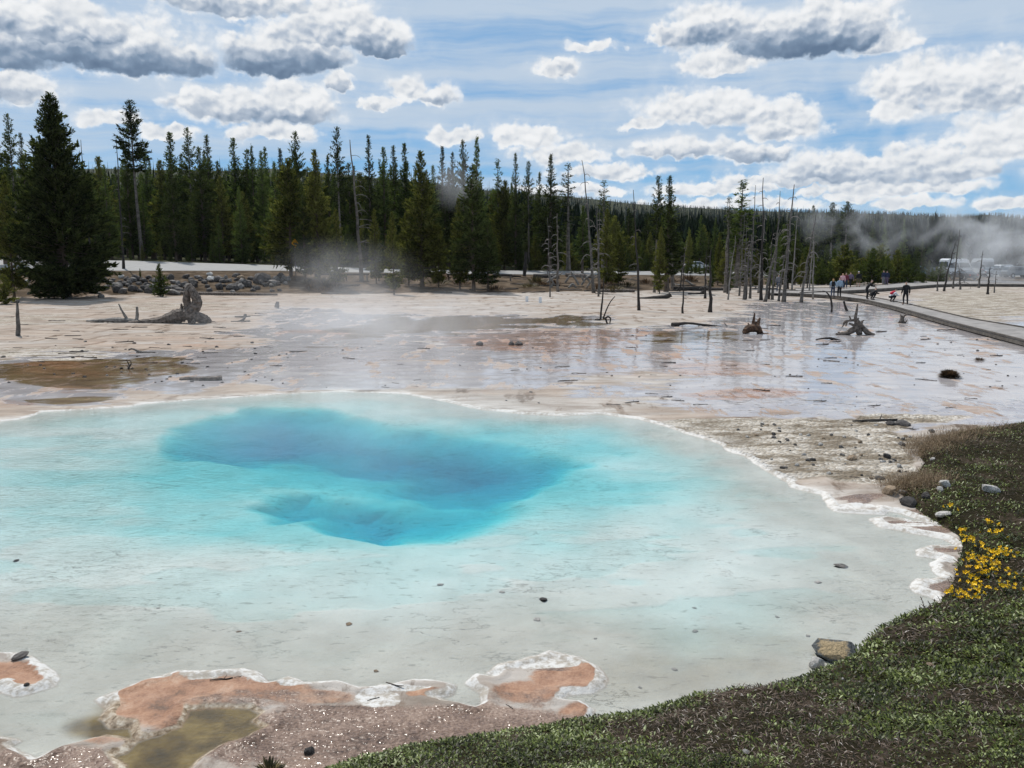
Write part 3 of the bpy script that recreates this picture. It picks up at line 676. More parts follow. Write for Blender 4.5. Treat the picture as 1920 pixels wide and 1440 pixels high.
KIND = {
 'dense': [conifer(20, .03, 5.6, 560, .62, 11, .82, .22, -8, 52, N_DARK, full=7, ragged=.25)],
 'full': [conifer(16, .07, 2.5, 250, .52, 21, .9, .30, mt=N_MID), conifer(16, .05, 2.2, 250, .5, 22, .95, .34, mt=N_MID), conifer(15, .1, 2.7, 240, .52, 23, .75, .36, mt=N_DARK)],
 'slim': [conifer(19, .16, 1.95, 260, .48, 31, 1.0, .26, mt=N_DARK, dead=10), conifer(19, .3, 1.9, 210, .5, 32, .85, .36, mt=N_DARK, dead=14), conifer(18, .22, 2.3, 230, .52, 33, 1.1, .30, mt=N_MID, dead=10)],
 'tall': [conifer(24, .56, 2.5, 170, .62, 41, .62, .44, -5, 45, N_DARK, 22, ragged=.5, bark=BARKG), conifer(22, .45, 2.1, 170, .6, 42, .55, .46, -5, 45, N_DARK, 20, ragged=.5, bark=BARKG)],
 'olive': [conifer(13, .12, 3.0, 280, .58, 51, .62, .38, -14, 55, N_OLV, 12, ragged=.4), conifer(14, .10, 2.6, 280, .56, 52, .7, .36, -12, 55, N_OLV, 10), conifer(15, .08, 3.0, 330, .55, 53, .8, .3, -14, 50, N_OLV, 10)],
 'thin': [conifer(18, .35, 1.3, 120, .5, 63, .7, .42, -15, 35, N_MID, 24, bark=BARKG, ragged=.6), conifer(17, .45, 1.0, 80, .45, 61, .5, .5, -15, 35, N_DARK, 24, bark=BARKG), conifer(16, .55, .95, 60, .45, 62, .5, .5, -15, 35, N_DARK, 26, bark=BARKG)],
 'young': [conifer(4, .03, 1.25, 90, .36, 71, .9, .2, 5, 60, N_YNG), conifer(4.5, .03, 1.1, 90, .36, 72, .9, .2, 5, 60, N_YNG), conifer(3.6, .03, 1.4, 90, .38, 73, .8, .2, 5, 60, N_OLV)],
}
PROTOS = [o for l in KIND.values() for o in l]
def pine(px, ytop, d, kind, label, group=None, w=1.0, var=None, name='pine_tree', cat='tree', x=None):
    if x is None: x = Q(px, 500, d)[0]
    z = gz(x, d) - .05; h = Q(px, ytop, d)[2] - z
    src = KIND[kind][var if var is not None else rnd.randrange(len(KIND[kind]))]; s = h / src['h']
    o = copy_tree(src, (x, d, z), rnd.uniform(0, 6.28), (s * w * (1 if kind not in ('slim', 'thin', 'tall') else max(1, .5 / s + .5)),) * 2 + (s,), label, group)
    o.name = name; o['category'] = cat
    return o

# trees one can tell apart ------------------------------------------------
T = [
 (125,178,81,'dense',"big dark bushy pine standing before the rock bank at the left",1.0,0),
 (12,192,100,'slim',"slender dark pine with a loose top at the far left edge of the forest",1.0,0),
 (-14,200,98,'tall',"tall open-crowned pine cut by the left edge of the photo",1.0,1),
 (38,214,106,'tall',"tall loose pine between the left edge and the big bushy pine",.75,1),
 (62,248,112,'slim',"thin pine close against the left side of the big bushy pine",.8,1),
 (22,330,82,'olive',"green pine with a bare lower stem in front of the left edge of the forest",.8,1),
 (268,188,118,'tall',"tallest lone pine with a tufted top on a long bare grey trunk",1.0,0),
 (333,247,128,'slim',"pointed dark pine just right of the tall bare-trunked pine",1.5,2),
 (365,240,130,'tall',"round-topped pine standing up from the forest wall right of the pointed one",.85,1),
 (400,252,132,'slim',"dark pine with a forked-looking top above the roadside rocks",1.2,0),
 (447,258,132,'slim',"narrow dark pine rising above the forest over the rock bank",1.3,2),
 (483,272,130,'full',"pointed pine topping the forest left of the warning sign",.7,1),
 (508,275,131,'full',"small pointed pine next left of the broad spire",.7,0),
 (562,246,128,'full',"broad-shouldered dark spire above the olive pines near the sign",.9,2),
 (535,277,130,'slim',"short dark pine close left of the broad spire",1.2,0),
 (622,290,128,'slim',"dark pine leaning out left of the pale dead-topped tree",1.0,1),
 (641,238,122,'tall',"tall ragged pine with tufts against the sky behind the olive pines",.8,1),
 (697,252,126,'slim',"tall slim pine with a knobbed tip right of the dead-topped tree",1.0,0),
 (725,275,128,'slim',"first of two matched slim pines left of the broad central pine",1.1,2),
 (742,272,132,'slim',"second of two matched slim pines left of the broad central pine",1.1,0),
 (762,268,130,'slim',"slim pine just behind the left shoulder of the broad central pine",1.1,2),
 (833,273,128,'slim',"slim pine in the gap between the two broad dark roadside pines",1.1,0),
 (850,285,130,'full',"dark spire hazed by steam between the two broad roadside pines",.6,2),
 (870,262,126,'full',"dense dark spire left behind the second broad roadside pine",.75,2),
 (895,255,122,'full',"highest dark spire above the second broad roadside pine",.8,1),
 (937,297,132,'thin',"thin sparse pine standing alone right of the highest spire",1.3,0),
 (967,286,128,'slim',"narrow pointed pine above the dark post by the road",.9,0),
 (992,303,130,'tall',"tuft-topped pine right of the narrow pointed pine",.7,1),
 (1012,322,132,'slim',"dark pine close left of the tall tufted column",1.0,1),
 (1030,288,126,'slim',"tall dark tufted column behind the white-branched dead tree",1.3,0),
 (1066,305,128,'thin',"sparse half-dead pine left of the leaning dead tree",1.6,1),
 (1092,385,124,'slim',"short pine behind the leaning dead tree",1.0,2),
 (1130,337,118,'thin',"thin pine with a small green tuft at its tip",1.4,1),
 (1138,392,100,'olive',"olive pine behind the pair of grey dead trunks",.8,1),
 (1160,440,102,'olive',"low olive pine right of the grey dead trunks",.9,0),
 (1228,330,92,'tall',"dark pine with a heavy tufted crown over a dense lower skirt",.65,1),
 (1250,328,94,'slim',"slender twin of the heavy tufted pine, right behind it",1.2,0),
 (1238,425,90,'olive',"dense dark lower pine at the foot of the tufted twins",.75,2),
 (1263,352,100,'thin',"sparse pine right of the tufted twins",1.2,0),
 (1380,338,104,'thin',"half-dead pine with a wispy top among the dead trees",1.9,0),
 (1361,368,92,'thin',"pale-trunked pine with a tiny green tuft among the dead trees",1.0,1),
 (1520,385,140,'full',"rounded dark pine at the right end of the dead trees",.9,2),
 (1557,380,148,'tall',"left of two tall bare-trunked pines above the walking people",1.1,1),
 (1582,378,150,'tall',"right of two tall bare-trunked pines above the walking people",1.1,0),
 (1634,410,150,'full',"dark spire in the forest right of the two bare-trunked pines",.9,0),
 (1655,412,152,'full',"dark spire left of the rising steam at the right",.9,1),
 (545,300,99,'olive',"large olive pine with the yellow sign showing through its boughs",1.1,0),
 (598,280,97,'olive',"olive-tinted pine with a tall narrow tip beside the sign pine",.85,2),
 (632,392,93,'olive',"low olive pine with a clear stem at the right of the misty group",.8,1),
 (572,345,96,'full',"dark inner pine of the misty roadside group",.75,2),
 (705,392,98,'olive',"small brownish pine on a mound left of the broad central pine",.75,1),
 (738,398,88,'olive',"small light green pine on a slim bare stem nearest the flat",.75,1),
 (791,282,96,'olive',"broad central roadside pine with several stems at its base",1.0,2),
 (766,395,97,'olive',"shorter side pine leaning on the left of the broad central pine",.7,0),
 (822,420,97,'olive',"short bushy pine at the right skirt of the broad central pine",.8,0),
 (888,310,93,'full',"second broad dark roadside pine with a grey dead stem before it",1.15,2),
 (862,372,95,'olive',"olive side crown at the left of the second broad roadside pine",.75,1),
 (915,405,94,'full',"dark low shoulder at the right of the second broad roadside pine",1.1,2),
 (420,330,122,'olive',"light green pine in the forest edge above the roadside rocks",.9,1),
 (298,495,84,'young',"small lone pine sapling in front of the rock bank",.95,0),
 (5,515,72,'young',"yellow-green bushy sapling at the left edge of the photo",1.1,2),
 (262,503,92,'young',"tiny pine sapling at the top of the rock bank",.8,1),
]
for px, yt, d, k, lb, w, vr in T:
    sap = 'sapling' in lb
    pine(px, yt, d, k, lb, None, w, vr, 'pine_sapling' if sap else 'pine_tree', 'sapling' if sap else 'tree')

# the forest wall -----------------------------------------------------------
SKY = [(-120,272),(0,285),(200,280),(330,285),(500,290),(620,308),(760,312),(900,325),(1000,372),(1100,395),(1200,405),(1350,412),(1480,418),(1560,415),(1700,415),(2000,420)]
def skyl(px): return float(np.interp(px, [s[0] for s in SKY], [s[1] for s in SKY]))
ZONES = [(-400,235,"forest pine behind the big bushy pine at the far left","pines behind the big bushy pine"),
 (235,540,"pine in the green forest wall above the roadside rocks","pines above the roadside rocks"),
 (540,950,"pine in the forest behind the roadside pines at the centre","pines behind the roadside pines"),
 (950,1490,"pine in the lower forest behind the standing dead trees","pines behind the dead trees"),
 (1490,3000,"pine in the dark forest band behind the parking lot","pines behind the parking lot")]
def zone(px):
    for a, b, l, g in ZONES:
        if a <= px < b: return l, g
def fdist(px):
    return float(np.interp(Q(px, 500, 100)[0] / 100, ra, ROADP[:, 3]))
NF = 175
for i in range(NF):
    px = -110 + 1600 * (i + rnd.random()) / NF; u = rnd.random()
    d = fdist(px) + 3.5 + 34 * u
    yt = skyl(px) + rnd.uniform(-14, 95) * (1.0 - .6 * u) - (12 if u > .8 else 0)
    l, g = zone(px)
    pine(px, yt, d, rnd.choice(['full', 'full', 'full', 'slim', 'olive'] if u < .6 else ['full', 'slim', 'slim', 'thin']), l, g, rnd.uniform(.85, 1.2))
for i in range(46):                      # lower green edge right beside the road
    px = 245 + 1060 * (i + rnd.random()) / 46; d = fdist(px) + rnd.uniform(2.2, 5)
    l, g = zone(px)
    pine(px, rnd.uniform(400, 465), d, rnd.choice(['young', 'full', 'olive']), l, g, rnd.uniform(.8, 1.1))
for i in range(44):                      # right hand forest band
    px = 1400 + 640 * (i + rnd.random()) / 44; u = rnd.random(); d = 158 + 45 * u
    l, g = zone(px)
    pine(px, rnd.uniform(408, 450) - 8 * u, d, rnd.choice(['full', 'slim', 'full', 'tall']), l, g, rnd.uniform(.9, 1.3))
for i in range(46):                      # young pines beside the walkway
    px = 1478 + 300 * (i + rnd.random()) / 46; d = rnd.uniform(112, 130)
    pine(px, rnd.uniform(455, 500) + max(0, (px - 1690) * .25), d, 'young', "bushy young pine in the thicket behind the walkway people", "young pines behind the walkway", rnd.uniform(.9, 1.4), None, 'pine_sapling', 'sapling')
for i in range(15):
    px = 1335 + 12 * i
    pine(px, rnd.uniform(415, 475), rnd.uniform(97, 116), rnd.choice(['full', 'slim', 'olive']), 'dark pine mixed in among the dead stand', 'pines among the dead stand', rnd.uniform(.7, 1.0))
for i in range(9):
    px = 1280 + 8 * i; pine(px, rnd.uniform(484, 496), rnd.uniform(131, 134), 'young', "bright young pine at the far road edge behind the dead trees", "young pines at the far road edge", rnd.uniform(1.0, 1.4), None, 'pine_sapling', 'sapling')
for i in range(14):
    px = 960 + 320 * (i + rnd.random()) / 14
    pine(px, rnd.uniform(455, 485), rnd.uniform(fdist(px) + 1.5, fdist(px) + 3), 'young', "bright young pine at the far road edge behind the dead trees", "young pines at the far road edge", rnd.uniform(.9, 1.4), None, 'pine_sapling', 'sapling')
for o in PROTOS:
    for c in o.children: bpy.data.objects.remove(c)
    bpy.data.objects.remove(o)

# far-off wood on the slopes: one mass ---------------------------------------
def far_wood():
    g = np.random.default_rng(5); n = 50000
    a = np.tan(np.radians(g.uniform(-52, 50, n))); u = g.random(n); y = np.where(u < .28, 168 + 330 * g.random(n) ** 1.3, 500 + 1900 * g.random(n) ** .75)
    x = a * y; zt = ground_z(x, y); h = g.uniform(9, 17, n) * (1 + .2 * (g.random(n) > .9)); w = h * g.uniform(.10, .17, n)
    px_ = 960 + F * a; cap = EYE + y * (470 - np.maximum(np.interp(px_, RIDGE[:, 0], RIDGE[:, 1]) + 1, np.interp(px_, [q[0] for q in SKY], [q[1] for q in SKY]) * (y < 330) - 0) + 0) / F - g.random(n) ** 2 * .028 * y
    h = np.minimum(h, np.maximum(cap - zt, 0)); ok = h > 4.5; x, y, zt, h, w = x[ok], y[ok], zt[ok], h[ok], w[ok]; w = h * g.uniform(.13, .20, len(h)); n = len(h)
    k = 9
    tz = np.tile(np.linspace(.04, 1, k), (n, 1)); rad = w[:, None] * (1 - tz) ** .8 * g.uniform(.5, 1.2, (n, k)) + .12
    az = g.uniform(0, 6.283, (n, k)); el = .25
    c = np.stack([np.repeat(x[:, None], k, 1), np.repeat(y[:, None], k, 1), zt[:, None] + tz * h[:, None]], -1)
    dv = np.stack([np.cos(az), np.sin(az), np.full_like(az, el)], -1) * rad[..., None]
    side = np.stack([-np.sin(az), np.cos(az), np.zeros_like(az)], -1) * (rad * .75)[..., None]
    up = np.stack([np.zeros_like(az), np.zeros_like(az), h[:, None] * np.full_like(az, .15)], -1)
    q = np.stack([c - dv * .9 - up * .4, c - side, c + dv + up * 1.1, c + side], 2).reshape(-1, 3)
    me = bpy.data.meshes.new('far_wood'); fast_mesh(me, q, np.arange(len(q)).reshape(-1, 4)); vattr(me, 'rnd', np.repeat(g.random(n * k), 4))
    m, t = newmat('far_needles'); f = t.attr('rnd')[2]
    d_ = t.n('ShaderNodeBsdfDiffuse'); t.put(d_.inputs[0], t.ramp(t.m('ADD', t.m('MULTIPLY', f, .5), t.m('MULTIPLY', t.noise(t.pos(), .02, 5, .6), .5)), [(.3, (.007, .012, .008)), (.7, (.022, .033, .018))])); t.out(d_.outputs[0])
    tag(link('far_wood', me, m), 'dark far-off conifer wood covering the long hill along the horizon', 'forest', kind='stuff')
far_wood()

# ------------------------------------------------------------------ standing dead trees
def snag(px, py, ytop, label, r=.14, lean=0.0, nb=10, droop=.5, bl=1.3, mt=DEADW, bm_=DEADW, seed=0, crook=.15, name='dead_tree', cat='dead tree', spec=(), bmin=.25, bmax=.95):
    x, y, z = hit(px, py, 20); rg = random.Random(seed * 7 + int(px)); h = Q(px, ytop, y)[2] - z
    e = empty(name, (x, y, z)); tag(e, label, cat)
    dx = lean * y / F; n = 9
    P_ = [(dx * (i / n) ** 1.2 + rg.uniform(-1, 1) * crook * (0 < i), rg.uniform(-1, 1) * crook * (0 < i), h * i / n - .08 * (i == 0)) for i in range(n + 1)]
    pth = lerp_path([(p[0], p[1], p[2], r * (1.3 if i == 0 else 1 - .82 * i / n)) for i, p in enumerate(P_)], 2)
    mb = MB(); mb.tube([q[:3] for q in pth], [max(.02, q[3]) for q in pth], 7, True, rg.random(), .08); mb.build('trunk', mt, e, True)
    for i in range(nb):
        t = bmin + (bmax - bmin) * (i + rg.random()) / nb; q = pth[int(t * (len(pth) - 1))]
        az = rg.choice([0, math.pi]) + rg.gauss(0, .8); L = bl * rg.uniform(.4, 1.1) * (1.25 - t)
        d = Vector((math.cos(az), math.sin(az), 0)); o = Vector(q[:3]); b = MB(); u = rg.uniform(-.05, .35)
        p1 = o + d * L * .45 + Vector((0, 0, u * L * .5)); p2 = o + d * L * .8 + Vector((0, 0, u * L * .4 - droop * L * .25)); p3 = o + d * L + Vector((0, 0, -droop * L * .65))
        pp = lerp_path([(*o, .035), (*p1, .028), (*p2, .02), (*p3, .008)], 3); b.tube([v[:3] for v in pp], [v[3] for v in pp], 5)
        for k in range(rg.randrange(2, 6)):
            w = Vector(pp[rg.randrange(3, len(pp) - 1)][:3]); tw = Vector((rg.uniform(-1, 1), rg.uniform(-1, 1), rg.uniform(-1, .5))) * L * .25
            b.tube([w, w + tw * .6, w + tw], [.012, .009, .005], 4)
        b.build('branch', bm_, e, True)
    for (x0, y0, pts) in spec: pass
    return e
S = [
 (1046,547,400,"dead tree with white drooping branches on a red-brown trunk",.15,-3,13,.7,1.9,BARKG,DEADP),
 (1113,549,300,"tall leaning dead tree with long arching pale branches",.17,-24,14,.75,2.4,DEADW,DEADP),
 (1123,551,385,"pale-footed dead trunk right beside the tall leaning dead tree",.14,-6,9,.5,1.5,DEADW,DEADP),
 (1198,582,356,"slim dark dead pole with a flared foot on the white flat",.11,-16,8,.5,1.0,CHAR,DEADW),
 (1280,588,500,"short dark dead pole standing in shallow water",.08,0,4,.3,.5,CHAR,CHAR),
 (1331,586,468,"thick charred dead pole with a forked top",.15,-2,5,.2,1.1,CHAR,DEADW),
 (1254,545,430,"bent dead trunk with white hanging limbs before the tufted twins",.12,-12,9,1.2,1.5,DEADW,DEADP),
 (1360,548,380,"straight pale grey dead trunk at the left of the dead stand",.13,-2,6,.6,1.0,DEADP,DEADW),
 (1396,562,440,"grey dead tree bristling with dense fine branches",.15,8,34,.55,2.2,DEADW,DEADW),
 (1406,560,347,"tall thin dead spire behind the bristling dead tree",.11,2,9,.4,1.0,DEADW,DEADW),
 (1427,563,333,"tallest dead spire of the stand with a bare black tip",.14,-6,12,.5,1.2,CHAR,DEADP),
 (1434,566,430,"dead trunk leaning right across the middle of the stand",.14,22,10,.5,1.2,DEADW,DEADW),
 (1448,562,358,"slim grey dead spire left of the white-knotted trunk",.12,6,9,.5,1.2,DEADW,DEADW),
 (1469,566,346,"white-knotted dead trunk at the water's edge",.17,9,14,.6,1.8,DEADW,DEADP),
 (1460,565,470,"short dead stem leaning on the white-knotted trunk",.11,8,5,.5,.9,DEADW,DEADP),
 (1502,567,400,"dead tree leaning right alone over the wet flat",.13,20,11,.8,1.2,DEADW,DEADP),
 (1322,560,470,"dark broken dead trunk before the pale vehicles",.12,0,6,.5,.8,CHAR,DEADW),
 (1770,546,455,"dark leaning dead trunk before the white camper",.12,14,6,.4,.9,CHAR,CHAR),
 (1787,541,430,"thin dead trunk rising through the steam beside the camper",.11,4,9,.5,1.1,DEADW,DEADW),
 (1800,543,500,"tangled low dead tree right of the leaning dead trunk",.12,-6,12,.9,1.4,DEADW,DEADW),
 (1757,546,512,"short dead stump pole left of the leaning dead trunk",.10,0,3,.3,.4,DEADW,DEADW),
 (1852,552,500,"dark dead post standing alone in the steam",.13,0,4,.3,.6,CHAR,DEADW),
 (1864,549,508,"thin dead post right of the lone dark one in the steam",.08,1,3,.3,.5,DEADW,DEADW),
 (1835,540,470,"faint dead tree inside the steam near the right edge",.13,2,9,.5,1.2,DEADW,DEADW),
 (890,540,395,"thin grey dead stem before the second broad roadside pine",.09,-8,7,.7,1.4,DEADW,DEADP),
 (678,528,262,"tall pale dead-topped tree with arching white limbs among the pines",.24,-14,18,.5,3.4,BARKG,DEADP),
 (172,500,262,"bare dead spike above the forest right of the big bushy pine",.14,-3,5,.4,.8,CHAR,DEADW),
 (232,505,258,"bare dead spike left of the tall bare-trunked pine",.14,3,8,.4,1.1,CHAR,DEADW),
]
for i, a in enumerate(S):
    px, py, yt, lb, r, ln, nb, dr, bl, mt_, bm2 = a
    if py < 535:                          # those rooted in the forest
        pass
    snag(px, py, yt, lb, r, ln, nb, dr, bl, mt_, bm2, i, crook=.04 if r < .12 else .06)
for i in range(16):
    px = rnd.choice([rnd.uniform(1340, 1530), rnd.uniform(1020, 1340), rnd.uniform(1340, 1530)])
    o = snag(px, rnd.uniform(538, 562), rnd.uniform(385, 480), "thin dead stem in the crowd of the dead stand", rnd.uniform(.06, .10), rnd.uniform(-8, 10), rnd.randrange(7, 16), .6, rnd.uniform(.7, 1.5), rnd.choice([DEADW, CHAR, DEADP]), rnd.choice([DEADW, DEADP]), 60 + i, crook=.05)
    o['group'] = "thin stems of the dead stand"
# ------------------------------------------------------------------ boulders and stones
def rock_mesh(name, seed, flat=.75, sub=2, cuts=7, nz=.12):
    g = random.Random(seed); bm = bmesh.new(); bmesh.ops.create_icosphere(bm, subdivisions=sub, radius=1)
    pl = []
    for i in range(cuts):
        v = Vector((g.gauss(0, 1), g.gauss(0, 1), g.gauss(.2, .8))).normalized(); pl.append((v, g.uniform(.55, .85)))
    for v in bm.verts:
        for n_, d in pl:
            k = v.co.dot(n_) - d
            if k > 0: v.co -= n_ * k
        v.co *= 1 + g.uniform(-nz, nz) * .5; v.co.z *= flat
    me = bpy.data.meshes.new(name); bm.to_mesh(me); bm.free(); return me
ROCKG = mat('rock_grey', (.25, .23, .215), .9, .55, 2.2, bump=.05)
ROCKD = mat('rock_dark', (.105, .095, .09), .9, .5, 2.2, bump=.05)
ROCKW = mat('rock_pale', (.66, .63, .59), .9, .35, 2.6, bump=.04)
ROCKT = mat('rock_tan', (.42, .31, .21), .9, .4, 2.6, bump=.04)
ROCKB, _t = newmat('rock_bluegrey_ochre')
_p = _t.obj(); _nz = _t.xyz(_t.n('ShaderNodeNewGeometry').outputs['Normal'])[2]
_c = _t.ramp(_t.noise(_p, 3, 6, .65), [(.3, (.06, .07, .075)), (.55, (.15, .165, .17)), (.75, (.28, .28, .26))])
_c = _t.mix(_t.ss(_t.m('ADD', _t.m('ADD', _t.xyz(_p)[2], _t.m('MULTIPLY', _t.xyz(_p)[0], -.35)), _t.m('MULTIPLY', _t.noise(_p, 4, 5, .6), .7)), .82, 1.0), _c, (.50, .38, .22))
_t.out(_t.bsdf(_c, .85, _t.bump(_t.noise(_p, 7, 6, .65), .12)))
ROCKS = {}
for nm, mt_ in (('g', ROCKG), ('d', ROCKD), ('w', ROCKW), ('t', ROCKT), ('b', ROCKB)):
    ROCKS[nm] = []
    for i in range(4):
        me = rock_mesh('boulder', 100 + i); me.materials.append(mt_); ROCKS[nm].append(me)
def rock(px, py, wpx, key, label, group=None, hr=.7, name='boulder', cat='rock', rz=None, sink=.35, dmin=2.5):
    x, y, z = hit(px, py, dmin); s = wpx * y / F / 2
    o = link(name, rnd.choice(ROCKS[key])); o.location = (x, y, z + s * hr * (1 - sink) * .6); o.scale = (s, s * rnd.uniform(.7, 1.1), s * hr / .75)
    o.rotation_euler = (rnd.uniform(-.25, .25), rnd.uniform(-.25, .25), rnd.uniform(0, 6.28) if rz is None else rz)
    tag(o, label, cat, group); return o
lb_, gp_ = "angular grey boulder in the rock bank below the road", "boulders of the rock bank"
for i in range(130):
    px = 196 + 345 * (i + rnd.random()) / 130; v = rnd.random()
    py = 552 - 3 * (px - 200) / 340 * 2 - 30 * v + rnd.uniform(-2, 2)
    rock(px, py, rnd.uniform(10, 24) * (1 - .25 * v), rnd.choice('gddgdd'), lb_, gp_, rnd.uniform(.6, .95), dmin=60)
for i in range(34):
    px = rnd.uniform(-20, 190); py = rnd.uniform(508, 562)
    rock(px, py, rnd.uniform(9, 22), rnd.choice('gdd'), "dark boulder on the brown slope around the big bushy pine", "boulders around the big bushy pine", rnd.uniform(.5, .8), dmin=60)
for px, py, w, k, l in [(228,521,13,'w',"sharp white rock at the upper left end of the rock bank"),(398,527,20,'w',"bright white block near the middle of the rock bank"),(393,517,16,'w',"whitish slab on top of the rock bank"),(452,524,18,'t',"tan boulder towards the right end of the rock bank"),
    (492,530,36,'d',"large rounded dark boulder at the right end of the rock bank"),(512,534,26,'g',"last grey boulder of the rock bank beside the mist"),(62,512,14,'w',"small white rock on the slope left of the big bushy pine"),(53,529,12,'w',"white stone in the dark under the big bushy pine"),(28,568,20,'g',"low grey stone at the far left foot of the slope"),(220,540,26,'g',"broad pale-topped boulder low in the rock bank")]:
    rock(px, py, w, k, l, None, .75, dmin=60)
for px, py, w, k, l, hr in [(899,648,16,'d',"dark rock ringed with orange left of two small rocks on the wet flat",.9),(959,648,12,'d',"left of two small dark rocks on the orange mat",.9),(972,648,18,'d',"right of two small dark rocks on the orange mat",.7),
    (1018,1124,24,'d',"dark flat stone under the pale water near the middle of the pool",.35),(31,1052,12,'d',"small dark stone under the water at the left edge of the pool",.4),(1580,1063,40,'g',"dim submerged stone in the shallow right part of the pool",.08),
    (580,1413,26,'d',"rounded dark stone sitting in a puddle on the mauve mud",.75),(38,1236,34,'g',"grey slab lying on the white rim of the left orange islet",.35),(50,1285,12,'d',"small dark stone on the left orange islet",.6),
    (1572,1232,96,'b',"large blue-grey rock with an ochre top at the pool's grassy edge",.45),(1530,1252,36,'w',"white crusted rock below the large blue-grey one",.8),
    (1747,812,14,'g',"grey rock at the tip of the dry grass by the gravel flat",.95),(1693,797,36,'d',"dark crumbly mound on the pale gravel flat",.35),(1672,798,24,'d',"smaller dark mound left of the crumbly one",.4),(1663,858,18,'d',"half-round dark stone on the pale gravel shore",.75),(1690,836,14,'g',"bluish grey stone on the tan gravel",.7),
    (1655,868,14,'w',"white stone chip on the pale gravel shore",.5),(1685,877,14,'w',"pale pointed stone right of the white chip",.7),(1597,862,22,'t',"tan block on the gravel above the white rim",.6),(1524,864,12,'d',"small square brown stone at the left of the gravel shore",.8),
    (1650,900,26,'d',"dark wedge stone at the foot of the dry grass",.4),(1666,926,34,'t',"pinkish tan boulder at the head of the white inlet",.75),(1690,928,24,'g',"grey rock right of the pinkish boulder",.6),(1702,946,36,'d',"dark striped rock at the end of the white inlet",.65),(1736,936,24,'d',"dark rock at the edge of the brown grass",.7),
    (1772,912,30,'w',"creamy flat-topped rock in the grass bank",.6),(1763,922,20,'w',"blue-white rock just below the creamy one",.8),(1858,924,42,'w',"large pale rock in the grass at the right",.6),(1748,864,12,'w',"white stone high on the grass edge",.6),(1768,972,30,'w',"grey-white rock above the yellow flowers",.5),(1580,1276,10,'w',"white pebble in the grass below the big blue-grey rock",.6),(1398,1416,18,'w',"pale stone in the moss at the bottom of the photo",.6),(1745,1250,20,'t',"low tan stone in the grass at the right",.3)]:
    rock(px, py, w, k, l, None, hr)
g3 = random.Random(31)
for i in range(70):
    px, py = g3.uniform(1380, 1720), g3.uniform(795, 905)
    if py > 905 - (1720 - px) * .0 or py < 800 + (1400 - px) * .1: continue
    x, y, z = hit(px, py)
    if float(pool_sd(np.array([x]), np.array([y]))[0]) < .25 or float(bank_in(np.array([x]), np.array([y]))[0]) > -.1: continue
    rock(px, py, g3.uniform(5, 11), g3.choice('ggdwt'), "small loose stone on the gravel shore right of the pool", "small stones of the gravel shore", .7, 'stone', 'stone')
for i in range(120):
    px, py = g3.uniform(560, 1910), 625 + 150 * g3.random() ** 1.2
    if fbm(np.array([px * .012]), np.array([py * .05]), 3, 77)[0] < -.08: continue
    x, y, z = hit(px, py)
    if float(pool_sd(np.array([x]), np.array([y]))[0]) < .6 or float(bank_in(np.array([x]), np.array([y]))[0]) > -.3: continue
    rock(px, py, 2.6 + 4.5 * g3.random() ** 2, g3.choice('dddg'), "small dark stone lying on the wet flat beyond the pool", "dark stones scattered on the wet flat", .55, 'stone', 'stone')
for i in range(60):
    px, py = g3.uniform(0, 560), 640 + 85 * g3.random()
    x, y, z = hit(px, py)
    if float(pool_sd(np.array([x]), np.array([y]))[0]) < .5: continue
    rock(px, py, g3.uniform(3.5, 9), g3.choice('ddg'), "dark lump in the brown shallows left of the mist", "dark lumps in the brown shallows", .55, 'stone', 'stone')
for i in range(24):
    px, py = g3.uniform(100, 1750), g3.uniform(1090, 1330)
    x, y, z = hit(px, py); s_ = float(pool_sd(np.array([x]), np.array([y]))[0])
    if s_ > -.35 or float(bank_in(np.array([x]), np.array([y]))[0]) > -.2: continue
    r_ = P(px, py, 0); zf = gz(*r_); w = g3.uniform(8, 20)
    o = link('pebble', g3.choice(ROCKS[g3.choice('wwt')])); s2 = w * r_[1] / F / 2; o.location = (r_[0], r_[1], zf + s2 * .05); o.scale = (s2, s2 * .8, s2 * .3); o.rotation_euler = (0, 0, g3.uniform(0, 6.28))
    tag(o, "flat pebble on the floor of the shallow near water", 'pebble', "pebbles under the shallow near water")

# ------------------------------------------------------------------ logs, sticks, driftwood
def pxwood(name, label, cat, ax, ay, tubes, mt_, seed=0, group=None, dmin=10, sides=7, rough=.14):
    """a piece of dead wood: tubes given as photo offsets from its foot, with depth (m) as 4th value"""
    x, y, z = hit(ax, ay, dmin); s = y / F; mb = MB(); g = random.Random(seed + int(ax))
    for tb in tubes:
        pts = [((p[0] - ax) * s, (p[3] if len(p) > 3 else g.uniform(-.12, .12)), max((ay - p[1]) * s, -.05 + p[2] * s * .5), max(p[2] * s, .004)) for p in tb]
        pp = lerp_path(pts, 4); mb.tube([q[:3] for q in pp], [max(.004, q[3]) for q in pp], sides, True, g.random(), rough)
    o = mb.build(name, mt_, None, False, (x, y, z)); tag(o, label, cat, group); return o
pxwood('driftwood', "big twisted grey tree root with two upright horns on the pale flat at the left", 'driftwood', 350, 606,
 [[(240,612,3),(270,608,6),(302,602,9),(331,594,13),(352,588,11)],[(352,590,12),(366,578,11),(372,566,10),(368,552,8),(361,540,6),(357,534,4)],[(350,590,9),(352,578,8),(352,566,7),(354,548,6),(357,536,4)],
  [(350,590,11),(372,594,10),(388,602,9),(393,608,6)],[(356,592,6),(357,606,4)],[(300,606,9),(320,603,9),(345,596,8)],[(305,598,5),(322,596,5),(335,590,6)],[(338,592,5),(341,578,3),(343,570,1.5)],[(335,592,4),(334,580,2.5)],[(345,594,4),(336,606,3)],[(372,594,6),(366,606,3,-.5)]], DRIFT, 1)
